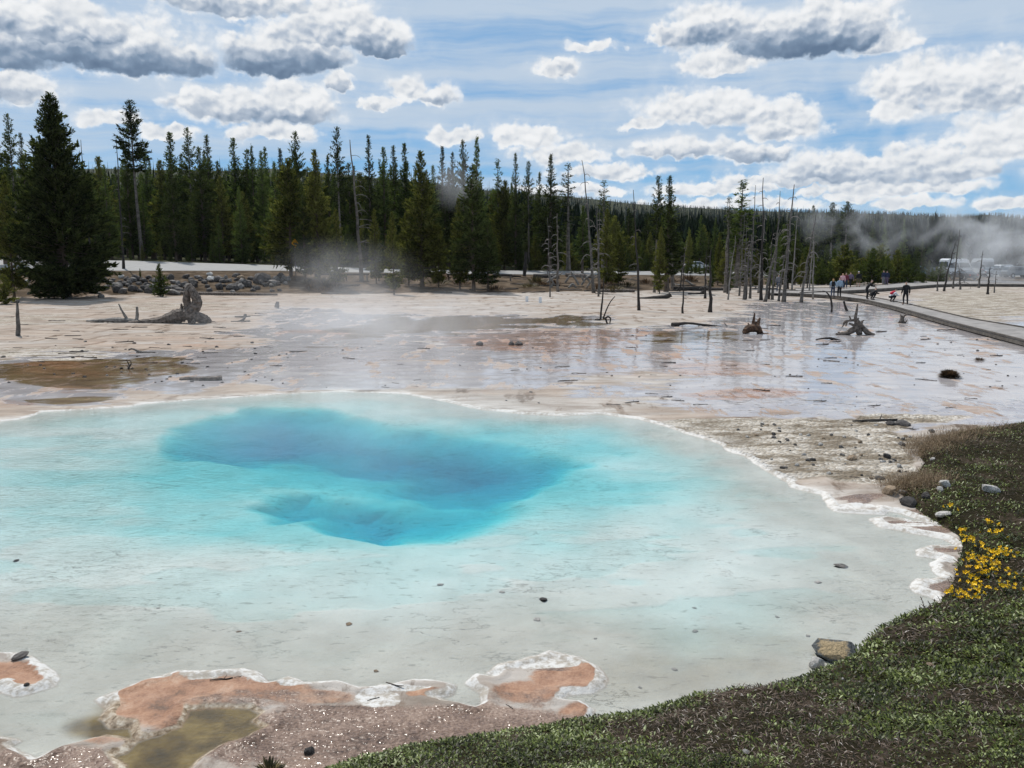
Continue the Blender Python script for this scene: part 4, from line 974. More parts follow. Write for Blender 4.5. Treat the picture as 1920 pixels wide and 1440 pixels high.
pxwood('driftwood', "low bleached branch with two upright prongs left of the big twisted root", 'driftwood', 230, 605,
 [[(163,602,1.5),(190,601,3),(220,600,5),(245,603,5),(268,606,4)],[(238,600,3),(231,584,2),(225,570,1)],[(257,602,3),(259,590,3),(260,575,2)],[(222,601,3),(232,609,2)],[(205,602,2),(200,607,1)],[(212,602,2),(214,608,1.2)],[(190,602,2),(187,607,1)]], DEADP, 2)
pxwood('log', "log with a bright white broken end behind the big twisted root", 'log', 370, 553, [[(312,550,5),(345,553,5),(400,560,4),(470,567,3),(520,567,2)]], DRIFT, 3)
pxwood('stump_shard', "white splintered stump end of the log behind the big twisted root", 'wood shard', 328, 552, [[(312,548,5),(325,547,5),(338,552,3)]], DEADP, 3)
pxwood('log', "short straight log right of the big twisted root", 'log', 395, 551, [[(371,552,2.6),(395,550,2.6),(419,547,2)]], DRIFT, 4)
pxwood('wooden_stake', "lone grey pointed stake standing in the pale flat at the far left", 'stake', 34, 630, [[(34,633,4,0),(36,608,3.6,0),(37,585,3,0),(38,562,1,0)]], DEADW, 5)
pxwood('log', "thick dark waterlogged log lying near the far rim of the pool", 'log', 377, 713, [[(337,713,4.4),(360,711,5),(395,710,5.2),(417,709,4.6)]], DRIFT, 6)
pxwood('branch_wood', "curled branch with an arched end on the left shallows", 'branch', 268, 662, [[(240,657,1.5),(246,655,1.5),(255,657,2),(268,662,3),(292,662,2)]], DEADW, 7)
pxwood('branch_wood', "small spiky dead twig clump in the left shallows", 'twig', 242, 692, [[(242,694,1.5),(240,684,1.2),(238,676,.6)],[(242,692,1.5),(248,682,1),(247,675,.5)],[(243,693,1.3),(236,686,.8)],[(244,692,1.3),(252,690,.8)],[(247,690,1),(249,700,.6)]], CHAR, 8)
pxwood('stump', "small grey broken stump in the mist left of centre", 'stump', 520, 578, [[(519,580,4.5,0),(520,572,4,0),(521,566,3,0)]], DEADW, 9)
pxwood('driftwood', "small grey root on the flat right of the big twisted root", 'driftwood', 460, 603, [[(434,603,1.5),(448,603,2),(458,598,2.5),(460,590,3)],[(440,594,1.2),(456,594,1.5),(470,593,1.2)],[(456,604,2.5),(470,603,2.5)]], DEADW, 10)
pxwood('driftwood', "dark arched stump with upright splinters in the right shallows", 'stump', 1410, 626,
 [[(1393,625,4),(1400,618,7),(1410,615,8),(1420,617,7),(1424,627,4)],[(1411,616,5),(1412,604,3),(1412,590,1.5),(1411,586,.7)],[(1419,616,4),(1421,604,3),(1424,597,2)],[(1417,615,3),(1417,604,2)],[(1405,616,2),(1402,606,1)],[(1426,626,2),(1440,627,2.5)],[(1430,627,2),(1426,618,1)]], mat('stump_brown', (.11, .06, .035), .85, .6, 6, bump=.02), 11)
pxwood('driftwood', "spidery grey root with a tall black spike in the right shallows", 'driftwood', 1605, 628,
 [[(1568,627,2),(1585,625,4),(1600,617,6),(1608,609,6)],[(1608,609,6),(1610,620,6),(1612,628,5)],[(1608,608,6),(1618,615,5),(1626,624,5),(1640,629,3)],[(1608,610,6),(1603,600,5),(1601,594,3),(1603,580,2.4),(1604,569,1)],[(1600,600,3),(1590,601,2.2),(1583,602,2),(1579,607,1.2)],[(1588,602,2),(1585,612,1)],[(1584,603,1.8),(1578,614,1)],[(1608,606,4),(1614,604,2),(1617,600,1)],[(1604,602,3),(1608,596,1.5)],[(1594,600,2),(1589,592,1)],[(1600,610,3),(1590,606,2)],[(1612,610,3),(1616,603,1)],[(1598,622,3),(1590,627,3)],[(1575,627,2),(1573,622,1.5)],[(1624,624,4),(1630,629,3)]], DRIFT, 12)
pxwood('driftwood', "small pronged root standing in the shallows before the walkway", 'driftwood', 1692, 606, [[(1686,608,2.2),(1689,605,3),(1694,604,3),(1697,608,2)],[(1687,605,2),(1689,595,2),(1688,590,1)],[(1693,604,2.4),(1695,594,2),(1699,588,1.2)],[(1686,606,1.5),(1685,601,.8)],[(1697,606,1.5),(1702,600,.8)],[(1690,604,1.8),(1691,592,1)]], DRIFT, 13)
pxwood('driftwood', "thin bent dark branch poking up beside the walkway couple", 'branch', 1559, 586, [[(1559,588,1.8,0),(1559,575,1.8,0),(1556,560,1.8,0),(1548,549,1.2,0),(1540,546,.8,0)]], CHAR, 14)
pxwood('driftwood', "short leaning broken stick right of the thin bent branch", 'branch', 1588, 583, [[(1588,584,2.6,0),(1584,574,2,0),(1581,565,1.8,0)]], CHAR, 15)
pxwood('driftwood', "leaning twig with a looped root beside a thin black pole", 'driftwood', 1132, 606, [[(1126,600,2,0),(1127,580,1.8,0),(1129,560,1.4,0),(1131,520,.8,0)],[(1131,598,1.6),(1136,582,1.3),(1144,566,1.1),(1152,556,.7)],[(1133,598,1.5),(1139,594,1.6),(1144,597,1.5),(1143,606,1)],[(1136,598,1.8),(1138,606,1.5),(1143,611,1)],[(1126,600,2),(1115,600,1)]], CHAR, 16)
pxwood('log', "long spiny black branch lying in the right shallows", 'log', 1310, 612, [[(1260,610,5),(1268,609,4),(1290,606,2.2),(1330,611,2.4),(1357,613,1.2)],[(1310,609,1.2),(1309,615,.8)],[(1318,610,1),(1317,616,.6)],[(1326,611,1),(1328,617,.6)],[(1338,612,1),(1336,617,.6)],[(1358,606,.8),(1364,614,.8)],[(1262,609,4),(1272,612,4)]], CHAR, 17)
pxwood('log', "low black branch in the water below the spidery root", 'log', 1562, 638, [[(1530,637,1),(1550,634,2),(1562,636,2.5),(1580,640,1)]], CHAR, 18)
for i, (a, tb, l, mt_) in enumerate([
 ((1235,560), [[(1195,562,2),(1225,561,4),(1250,556,4),(1258,552,5)]], "dark log with a white chipped end under the tufted twins", CHAR),
 ((1150,548), [[(1120,552,4),(1145,551,5),(1190,545,3)]], "grey log lying behind the pair of dead trunks", DRIFT),
 ((1330,545), [[(1262,540,4),(1310,542,4),(1370,543,3)]], "long dark log along the brown bank before the pale vehicles", CHAR),
 ((1305,552), [[(1290,554,2.5),(1312,551,3),(1320,546,4)]], "short dark log end on the orange bank", CHAR),
 ((1040,522), [[(1000,518,4),(1030,524,6),(1048,520,5)]], "dark fallen trunk left of the white-branched dead tree", CHAR),
 ((1085,520), [[(1060,515,3),(1085,520,5),(1115,520,4)]], "grey fallen trunk right of the white-branched dead tree", DRIFT)]):
    pxwood('log', l, 'log', a[0], a[1], tb, mt_, 20 + i, None, 30)
pxwood('brushwood', "tangle of pale dead branches heaped by the road behind the dead trees", 'brushwood', 1075, 540,
 [[(1060,530,2),(1068,518,2),(1075,520,1.5),(1082,528,1)],[(1085,535,2),(1078,522,2),(1070,510,1)],[(1040,535,2),(1030,518,2),(1026,508,1)],[(1026,530,2),(1040,520,2),(1055,512,1)],[(1090,535,2),(1100,520,2),(1112,514,1.5)],[(1095,530,1.5),(1088,514,1.5)],[(1100,540,2),(1110,524,1.5),(1120,518,1)],[(1066,540,2),(1074,533,2),(1080,540,1.5)],[(1034,546,2),(1036,532,2)],[(1105,528,2),(1090,508,1)]], DEADP, 30, None, 30)
pxwood('brushwood', "bare forked dead limbs at the foot of the tufted twins", 'brushwood', 1290, 535, [[(1264,548,2.5),(1275,556,2)],[(1285,525,1.5),(1292,530,2),(1300,538,1.5)],[(1262,520,2),(1258,500,1.5),(1250,486,1)],[(1262,518,1.5),(1268,500,1)],[(1240,500,1.5),(1250,486,1.5),(1258,484,1)]], DEADP, 31, None, 30)
pxwood('dead_post', "short black burnt post standing by the road behind the flat", 'post', 984, 519, [[(983,520,3.4,0),(985,495,3.2,0),(986,473,3,0)]], CHAR, 32, None, 30)
# low log rail along the roadside
for i, (a, b) in enumerate([(590, 632), (646, 692), (709, 727), (731, 770), (838, 880), (925, 960)]):
    pa, pb = hit(a, 527, 40), hit(b, 527, 40); e = empty('log_rail', pa)
    d = Vector(pb) - Vector(pa); h = .75
    tag(e, ["low log rail at the left, half in the mist", "low log rail left of the mounded pine", "low log rail between the two small roadside pines", "low log rail before the broad central pine", "low log rail left of the grey dead stem", "low log rail at the right end, near the black post"][i], 'rail')
    mb = MB(); mb.tube([(0, 0, h), (d.x * .5, d.y * .5, h + d.z * .5), (d.x, d.y, h + d.z)], [.11, .12, .10], 7, True, i, .06); mb.build('rail', CHAR, e)
    for k in (.08, .92):
        mb = MB(); mb.tube([(d.x * k, d.y * k, d.z * k - .1), (d.x * k, d.y * k, d.z * k + h - .09)], [.10, .09], 7); mb.build('post', BARKG, e)
# loose sticks
STK = []
for i in range(5):
    g = random.Random(i + 50); mb = MB(); pts = [(-.5 + k / 4, g.uniform(-.05, .05), .02 + g.uniform(0, .04), g.uniform(.018, .04)) for k in range(5)]
    pp = lerp_path(pts, 2); mb.tube([q[:3] for q in pp], [q[3] for q in pp], 5, True, i, .2)
    if i % 2: mb.tube([(.1, 0, .03), (.2, .12, .10), (.25, .18, .16)], [.02, .014, .006], 4)
    STK.append(mb.mesh('stick')); STK[-1].materials.append(CHAR if i % 2 else DRIFT)
def stick(px, py, wpx, label, group=None, rz=None):
    x, y, z = hit(px, py); s = wpx * y / F
    o = link('stick', g3.choice(STK)); o.location = (x, y, z); o.scale = (s, s, s * .8); o.rotation_euler = (0, 0, g3.uniform(-.5, .5) if rz is None else rz); tag(o, label, 'stick', group)
for i in range(75):
    px, py = g3.uniform(0, 560), 588 + 100 * g3.random()
    stick(px, py, g3.uniform(9, 34), "dark stick lying on the pale flat at the left", "sticks on the left flat")
for i in range(80):
    px, py = g3.uniform(620, 1900), 600 + 170 * g3.random()
    x, y, z = hit(px, py)
    if float(pool_sd(np.array([x]), np.array([y]))[0]) < .6 or float(bank_in(np.array([x]), np.array([y]))[0]) > -.3: continue
    stick(px, py, g3.uniform(10, 34), "thin stick lying on the wet flat beyond the pool", "sticks on the wet flat")
for i in range(60):
    px, py = g3.uniform(560, 1480), g3.uniform(519, 552)
    stick(px, py, g3.uniform(14, 55), "fallen stick on the brown ground between the roadside trees", "fallen sticks between the roadside trees")
for px, py, w, l, rz in [(740,1290,40,"forked twig on the white rim left of the small orange patch",-.4),(700,1312,26,"crooked dark twig on the white crust",.5),(955,1330,22,"thin dark twig on the mud below the right orange shelf",-.9),(415,1278,44,"dark crumbled wood on the left orange shelf",.25),(450,1270,24,"small dark chip right of the crumbled wood",.5),(1640,792,90,"long twig heap on the lavender flat",.1),(1705,806,34,"straight brown stick on the gravel flat",-.3),(1610,897,34,"white bleached stick on the gravel shore",-.5)]:
    stick(px, py, w, l, None, rz)
# marker stakes and warning sign
WHITEP = mat('white_paint', (.75, .76, .77), .6, .1, 8)
for px, py, l in [(988,566,"left of two small white marker posts on the flat"),(1013,568,"right of two small white marker posts on the flat")]:
    x, y, z = hit(px, py, 20); e = empty('marker_post', (x, y, z)); tag(e, l, 'marker post')
    mb = MB(); mb.box((0, 0, .24), (.26, .06, .52)); mb.build('panel', WHITEP, e, bevel=.01); mb = MB(); mb.box((0, .055, .2), (.05, .045, .5)); mb.build('post', DEADW, e)
def sign():
    x, y = Q(553, 456, 96.5)[:2]; z = gz(x, y); zc = Q(553, 456, 96.5)[2]
    e = empty('warning_sign', (x, y, z), R(58)); tag(e, "yellow diamond warning sign with a black arrow among the olive pine boughs", 'sign')
    mb = MB(); mb.tube([(0, .06, -.1), (0, .06, zc - z + .3)], [.045, .045], 8); mb.build('post', DEADW, e)
    Y = mat('sign_yellow', (.85, .42, .02), .5, .08, 6); K = mat('sign_black', (.02, .02, .02), .6, .1, 6)
    h = .52; V = []
    for yy in (.012, -.012):
        V += [(0, yy, zc - z - h), (h, yy, zc - z), (0, yy, zc - z + h), (-h, yy, zc - z)]
    mb = MB(); mb.add(V, [(0, 1, 2, 3)[::-1], (4, 5, 6, 7), (0, 1, 5, 4), (1, 2, 6, 5), (2, 3, 7, 6), (3, 0, 4, 7)]); mb.build('panel', Y, e)
    mb = MB(); c = zc - z; mb.box((0, -.018, c - .02), (.40, .006, .09)); mb.add([(-.30, -.021, c - .02), (-.15, -.021, c + .12), (-.15, -.021, c - .16), (-.30, -.015, c - .02), (-.15, -.015, c + .12), (-.15, -.015, c - .16)], [(0, 2, 1), (3, 4, 5), (0, 1, 4, 3), (1, 2, 5, 4), (2, 0, 3, 5)])
    mb.add([(.30, -.021, c - .02), (.15, -.021, c - .16), (.15, -.021, c + .12), (.30, -.015, c - .02), (.15, -.015, c - .16), (.15, -.015, c + .12)], [(0, 2, 1), (3, 4, 5), (0, 1, 4, 3), (1, 2, 5, 4), (2, 0, 3, 5)])
    mb.build('arrow', K, e)
sign()

# ------------------------------------------------------------------ boardwalk
WOODB = mat('boardwalk_planks', (.30, .28, .265), .85, .3, 1.5, bump=.01)
WOODK = mat('boardwalk_beam', (.12, .105, .09), .9, .5, 3.0, bump=.02)
def boardwalk(label, L, Rr, ztop, name='boardwalk'):
    """L, Rr: matching photo points of the two edges"""
    a = np.array([P(*p, ztop) for p in L]); b = np.array([P(*p, ztop) for p in Rr]); n = 240
    def res(q):
        s = np.concatenate([[0], np.cumsum(np.hypot(*np.diff(q, axis=0).T))]); u = np.linspace(0, s[-1], n)
        return np.stack([np.interp(u, s, q[:, 0]), np.interp(u, s, q[:, 1])], -1)
    a, b = res(a), res(b); e = empty(name, (float(a[n // 2][0]), float(a[n // 2][1]), 0)); tag(e, label, 'boardwalk'); o = np.array([a[n // 2][0], a[n // 2][1]])
    a, b = a - o, b - o; mb = MB()
    for i in range(n - 1):                 # planks with small gaps
        q = [a[i], a[i] + (a[i + 1] - a[i]) * .955, b[i] + (b[i + 1] - b[i]) * .955, b[i]]; dz = rnd.uniform(-.004, .004)
        V = [(*p, ztop + dz) for p in q] + [(*p, ztop - .05) for p in q]
        mb.add(V, [(3, 2, 1, 0), (4, 5, 6, 7), (0, 1, 5, 4), (1, 2, 6, 5), (2, 3, 7, 6), (3, 0, 4, 7)])
    mb.build('deck', WOODB, e)
    for q, sgn in ((a, 1), (b, -1)):
        mb = MB(); st = q[::6]; 
        for (z0, z1, w) in ((ztop + .008, ztop + .07, .10), (ztop - .22, ztop - .055, .08)):
            m2 = MB(); V = []
            for i, p in enumerate(st):
                t_ = st[min(i + 1, len(st) - 1)] - st[max(i - 1, 0)]; nn = np.array([-t_[1], t_[0]]) / (np.hypot(*t_) + 1e-9)
                for k in (-.5, .5):
                    V += [(*(p + nn * w * k), z0), (*(p + nn * w * k), z1)]
            Fc = []
            for i in range(len(st) - 1):
                k = i * 4; Fc += [(k, k + 1, k + 5, k + 4), (k + 2, k + 6, k + 7, k + 3), (k + 1, k + 3, k + 7, k + 5), (k, k + 4, k + 6, k + 2)]
            Fc += [(0, 2, 3, 1), (len(V) - 4, len(V) - 3, len(V) - 1, len(V) - 2)]
            m2.add(V, Fc); m2.build('curb' if z1 > ztop else 'side_beam', WOODK, e)
    for i in range(0, n, 20):
        mb = MB(); c = (a[i] + b[i]) / 2; mb.tube([(*a[i] * .9 + c * .1, -.05), (*a[i] * .9 + c * .1, ztop - .06)] if False else [(a[i][0] * .88 + b[i][0] * .12, a[i][1] * .88 + b[i][1] * .12, -.05), (a[i][0] * .88 + b[i][0] * .12, a[i][1] * .88 + b[i][1] * .12, ztop - .06)], [.09, .09], 6); mb.build('post', WOODK, e)
boardwalk("grey plank boardwalk curving from the right edge to the walking people", [(2100,690),(1920,639),(1860,624),(1800,609),(1740,593),(1680,576),(1620,562),(1560,555),(1500,551),(1440,549)], [(2150,662),(1935,617),(1880,608),(1820,598),(1760,584),(1710,572),(1650,560),(1590,551),(1530,546),(1440,544)], .32)
boardwalk("far plank boardwalk running right behind the people to the parked cars", [(1500,549),(1560,547),(1620,544),(1680,540),(1720,537),(1760,534),(1800,533),(1860,533),(1960,534)], [(1490,541),(1560,540),(1620,537),(1680,532),(1720,528),(1760,527),(1800,527),(1860,527),(1960,528)], .34)
# ------------------------------------------------------------------ people
def skin_mesh(name, J, E, m, parent=None, sub=1):
    names = list(J); idx = {n_: i for i, n_ in enumerate(names)}
    me = bpy.data.meshes.new(name + '_cage'); me.from_pydata([J[n_][:3] for n_ in names], [(idx[a], idx[b]) for a, b in E], [])
    o = bpy.data.objects.new(name, me); C.objects.link(o)
    o.modifiers.new('s', 'SKIN'); md = o.modifiers.new('d', 'SUBSURF'); md.levels = sub; md.render_levels = sub
    sv = me.skin_vertices[0].data
    for n_, i in idx.items():
        r = J[n_][3]; sv[i].radius = r if hasattr(r, '__len__') else (r, r)
    sv[0].use_root = True
    dg = bpy.context.evaluated_depsgraph_get(); dg.update(); ev = o.evaluated_get(dg)
    m2 = bpy.data.meshes.new_from_object(ev); m2.name = name; bpy.data.objects.remove(o); bpy.data.meshes.remove(me)
    m2.polygons.foreach_set('use_smooth', [True] * len(m2.polygons))
    return link(name, m2, m, parent)
SKIN = mat('skin', (.55, .34, .25), .6, .12, 20)
def person(px, py, rz, label, top, legs, hair, pose='stand', height=1.7, hat=None, shorts=False, hairlen=0, z=.325, on_deck=True):
    x, y = P(px, py, z) if on_deck else hit(px, py)[:2]
    k = height / 1.72
    st = {'stand': (.10, 0, 0), 'walk': (.10, .28, 0), 'wide': (.15, .05, 0)}.get(pose, (.11, 0, 0))
    J = {}
    lean = {'bend': .62, 'crouch': .75}.get(pose, 0.0)
    pz = .42 if pose == 'crouch' else .95
    def tors(dx, h, r):                     # point h above the pelvis along the (leaning) torso
        return (dx, h * math.sin(lean) + (-.10 if pose == 'crouch' else 0) - (.10 if pose == 'bend' else 0), pz + h * math.cos(lean), r)
    J['pelvis'] = tors(0, 0, (.165, .125)); J['spine'] = tors(0, .22, (.15, .11)); J['chest'] = tors(0, .42, (.175, .12)); J['neck'] = tors(0, .56, .048)
    hy = tors(0, .62, 0); hd = lean * .35
    J['jaw'] = (0, hy[1] + .025, hy[2] + .02, (.062, .07)); J['head'] = (0, hy[1] + .03 + .04 * hd, hy[2] + .11, (.078, .092)); J['crown'] = (0, hy[1] + .02 + .1 * hd, hy[2] + .185, (.055, .065)); J['nose'] = (0, hy[1] + .125, hy[2] + .075, .013)
    for s, n_ in ((-1, 'l'), (1, 'r')):
        sw = st[1] * s
        if pose == 'crouch':
            J['hip' + n_] = (.11 * s, -.10, .40, .095); J['knee' + n_] = (.17 * s, .30, .50, .068); J['ankle' + n_] = (.15 * s, .02, .10, .045); J['toe' + n_] = (.16 * s, .22, .04, .038)
        else:
            J['hip' + n_] = (.10 * s, -.10 * (pose == 'bend'), pz - .06, .095); J['knee' + n_] = (st[0] * 1.1 * s, sw * .5 + .02, .50, .065); J['ankle' + n_] = (st[0] * 1.2 * s, sw - .03 - .05 * (sw < 0), .09 + .04 * (sw < 0), .045); J['toe' + n_] = (st[0] * 1.3 * s, sw + .14, .04, .038)
        a = tors(.205 * s, .46, .062); J['sho' + n_] = a
        if pose in ('bend', 'crouch'):
            J['elb' + n_] = (.25 * s, a[1] + .16, a[2] - .20, .047); J['wri' + n_] = (.15 * s, a[1] + .36, a[2] - .22, .034)
        elif pose == 'camera':
            J['elb' + n_] = (.27 * s, .10, 1.15, .047); J['wri' + n_] = (.10 * s, .26, 1.42, .034)
        else:
            J['elb' + n_] = (.27 * s, -.03 - sw * .35, 1.14, .047); J['wri' + n_] = (.285 * s, .05 - sw * .8, .89, .033)
        w = J['wri' + n_]; e_ = J['elb' + n_]; d = (Vector(w[:3]) - Vector(e_[:3])).normalized()
        pm = Vector(w[:3]) + d * .075; J['palm' + n_] = (*pm, (.036, .022))
        sd__ = d.cross(Vector((s, 0, 0))).normalized() if abs(d.x) < .9 else Vector((0, 0, 1))
        for q, (off, ln) in enumerate(((-.028, .07), (-.010, .082), (.009, .076), (.027, .06))):
            b = pm + d * .03 + sd__ * off; m_ = b + d * ln * .55; tpt = m_ + d * ln * .4 + Vector((-.022 * s, 0, 0))
            J['f%s%da' % (n_, q)] = (*m_, .010); J['f%s%db' % (n_, q)] = (*tpt, .008)
        tb = Vector(w[:3]) + d * .03 - sd__ * .04; J['th%sa' % n_] = (*tb, .012); J['th%sb' % n_] = (*(tb + d * .045 - sd__ * .012), .009)
    E = [('pelvis','spine'),('spine','chest'),('chest','neck'),('neck','jaw'),('jaw','head'),('head','crown'),('head','nose')]
    for n_ in 'lr':
        E += [('pelvis','hip'+n_),('hip'+n_,'knee'+n_),('knee'+n_,'ankle'+n_),('ankle'+n_,'toe'+n_),('chest','sho'+n_),('sho'+n_,'elb'+n_),('elb'+n_,'wri'+n_),('wri'+n_,'palm'+n_),('wri'+n_,'th%sa'%n_),('th%sa'%n_,'th%sb'%n_)]
        for q in range(4): E += [('palm'+n_,'f%s%da'%(n_,q)),('f%s%da'%(n_,q),'f%s%db'%(n_,q))]
    for v in J: J[v] = tuple(c * k for c in J[v][:3]) + ((tuple(c * k for c in J[v][3]) if hasattr(J[v][3], '__len__') else J[v][3] * k),)
    body = skin_mesh('person', J, E, SKIN); body.location = (x, y, z if on_deck else gz(x, y)); body.rotation_euler = (0, 0, rz); tag(body, label, 'person')
    def grow(ns, d): return {n_: J[n_][:3] + ((tuple(c + d for c in J[n_][3]) if hasattr(J[n_][3], '__len__') else J[n_][3] + d),) for n_ in ns}
    # clothing: shells grown from the part of the body they cover
    seg = {}
    for a_, b_ in E:
        if 'head' in (a_, b_) or 'jaw' in (a_, b_) or a_[0] in 'f' or b_[0] in 'f' or a_[:2] == 'th' or 'palm' in b_[:4]: r_ = 'skin'
        elif a_[:3] in ('sho', 'elb', 'che', 'spi') or (a_ == 'pelvis' and b_ == 'spine'): r_ = 'jacket'
        elif a_[:4] == 'knee' and shorts: r_ = 'skin'
        elif a_[:3] in ('hip', 'kne') or a_ == 'pelvis': r_ = 'trousers'
        else: r_ = 'skin'
        if (a_, b_) == ('chest', 'neck'): r_ = 'jacket'
        seg[(a_, b_)] = r_
    SA = np.array([J[a_][:3] for a_, b_ in seg]); SB = np.array([J[b_][:3] for a_, b_ in seg]); SR = list(seg.values())
    bme = body.data; nv = len(bme.vertices); co = np.empty(nv * 3); bme.vertices.foreach_get('co', co); co = co.reshape(-1, 3)
    no = np.empty(nv * 3); bme.vertices.foreach_get('normal', no); no = no.reshape(-1, 3)
    def reg(c):
        d_ = SB - SA; t_ = np.clip(((c - SA) * d_).sum(1) / (d_ ** 2).sum(1), 0, 1); q_ = ((c - SA - d_ * t_[:, None]) ** 2).sum(1); return SR[int(q_.argmin())]
    fr = [(tuple(p_.vertices), reg(np.array(p_.center))) for p_ in bme.polygons]
    for nm, mt_, g_ in (('jacket', top, .020), ('trousers', legs, .012)):
        fs = [f for f, r_ in fr if r_ == nm]; used = sorted({i for f in fs for i in f}); mp = {v_: i for i, v_ in enumerate(used)}
        cm = bpy.data.meshes.new(nm); cm.from_pydata([tuple(co[i] + no[i] * g_) for i in used], [], [tuple(mp[i] for i in f) for f in fs]); cm.polygons.foreach_set('use_smooth', [True] * len(cm.polygons))
        ob = link(nm, cm, mt_, body); so_ = ob.modifiers.new('thickness', 'SOLIDIFY'); so_.thickness = .010; so_.offset = -1
    SH = mat('shoe_dark', (.05, .045, .04), .7, .3, 10)
    for n_ in 'lr':
        b = grow(['ankle' + n_, 'toe' + n_], .012); skin_mesh('shoe', {'a': (b['ankle'+n_][0], b['ankle'+n_][1]-.02, .055, .05), 'b': b['toe'+n_][:3] + (.045,)}, [('a','b')], SH, body)
    c, h2 = J['crown'], J['head']
    hj = {'a': (0, c[1] - .01, c[2] + .005, (.078, .086)), 'b': (0, h2[1] - .035, h2[2] + .03, (.088, .082))}
    he = [('a','b')]
    if hairlen: hj['c'] = (0, h2[1] - .075, h2[2] - .10, (.085, .05)); hj['d'] = (0, h2[1] - .10, h2[2] - .10 - hairlen, (.06, .03)); he += [('b','c'),('c','d')]
    skin_mesh('hair', hj, he, hair, body)
    if hat: skin_mesh('cap', {'a': (0, c[1], c[2] + .035, (.088, .098)), 'b': (0, c[1] - .005, c[2] - .035, (.096, .106)), 'p': (0, c[1] + .17, c[2] - .045, (.06, .02))}, [('a','b'),('b','p')], hat, body)
    return body
def cloth(n_, c): return mat('cloth_' + n_, c, .9, .25, 14)
BLK, NVY, JEAN, LTB, GRY = cloth('black', (.012, .012, .014)), cloth('navy', (.02, .03, .07)), cloth('jeans', (.04, .06, .11)), cloth('light_blue', (.30, .40, .50)), cloth('grey', (.20, .20, .22))
RED, WHT, MAR, OLIV, PUR = cloth('red', (.55, .03, .06)), cloth('white', (.72, .74, .78)), cloth('maroon', (.18, .03, .05)), cloth('khaki', (.12, .10, .06)), cloth('mauve', (.16, .12, .18))
HBL, HBR, HGR, HWH = mat('hair_blond', (.55, .32, .14), .7, .3, 30), mat('hair_brown', (.06, .04, .025), .7, .3, 30), mat('hair_grey', (.33, .31, .30), .7, .3, 30), mat('hair_white', (.7, .68, .64), .7, .2, 30)
p1_ = person(1561, 557, R(-20), "walking person with long blond hair and a dark backpack, left of a couple", LTB, JEAN, HBL, 'walk', 1.62, hairlen=.16)
person(1573, 558, R(10), "person in a pale blue jacket and dark trousers, right of the couple", LTB, BLK, HBR, 'stand', 1.74)
person(1579, 541, R(150), "distant person in a pink and white top behind the couple", cloth('pink', (.75, .45, .47)), JEAN, HBL, 'stand', 1.62, z=.34, hairlen=.1)
person(1585, 541, R(170), "distant person in a maroon jacket close right of the pink top", MAR, JEAN, HBR, 'stand', 1.70, z=.34)
person(1594, 539, R(0), "distant person in dark mauve walking alone on the far boardwalk", PUR, BLK, HBR, 'walk', 1.7, z=.34)
person(1609, 538, R(0), "distant person in a black top, white cap and shorts", BLK, OLIV, HWH, 'wide', 1.74, hat=WHT, shorts=True, z=.34)
person(1656, 534, R(20), "left of two people in navy side by side on the far boardwalk", NVY, GRY, HBR, 'stand', 1.72, z=.34)
person(1662, 534, R(-15), "right of two people in navy side by side on the far boardwalk", NVY, PUR, HBR, 'stand', 1.66, z=.34)
person(1459, 547, R(-10), "person in grey and jeans half hidden by the dead trees", GRY, JEAN, HGR, 'stand', 1.72)
person(1626, 561, R(-100), "person all in black bending forward with a camera on the boardwalk", BLK, BLK, HGR, 'bend', 1.75)
person(1634, 562, R(-80), "person in black crouched low beside the bending one", BLK, BLK, HBR, 'crouch', 1.7)
c1_ = person(1671, 566, R(-75), "crouching person in white with a red backpack on the boardwalk", WHT, BLK, HBR, 'crouch', 1.7)
person(1697, 571, R(0), "man in black seen from behind standing with feet apart on the boardwalk", BLK, BLK, HGR, 'wide', 1.74)
def backpack(p, mt_, label, off, tilt):
    e = empty('backpack', p.matrix_basis @ Vector(off), p.rotation_euler[2]); e.rotation_euler[0] = tilt; tag(e, label, 'backpack')
    mb = MB(); mb.box((0, 0, .22), (.29, .17, .44)); mb.build('bag', mt_, e, bevel=.05); mb = MB(); mb.box((0, -.105, .14), (.22, .06, .2)); mb.build('pocket', mt_, e, bevel=.02)
    for s in (-1, 1):
        mb = MB(); mb.tube([(.09 * s, .08, .40), (.10 * s, .14, .46), (.11 * s, .16, .36), (.11 * s, .09, .08)], [.02] * 4, 5); mb.build('strap', BLK, e)
bpy.context.view_layer.update()
backpack(p1_, BLK, "dark backpack on the blond walker's back", (0, -.24, .98), 0)
backpack(c1_, RED, "red backpack on the crouching person in white", (0, -.08, .62), -.95)

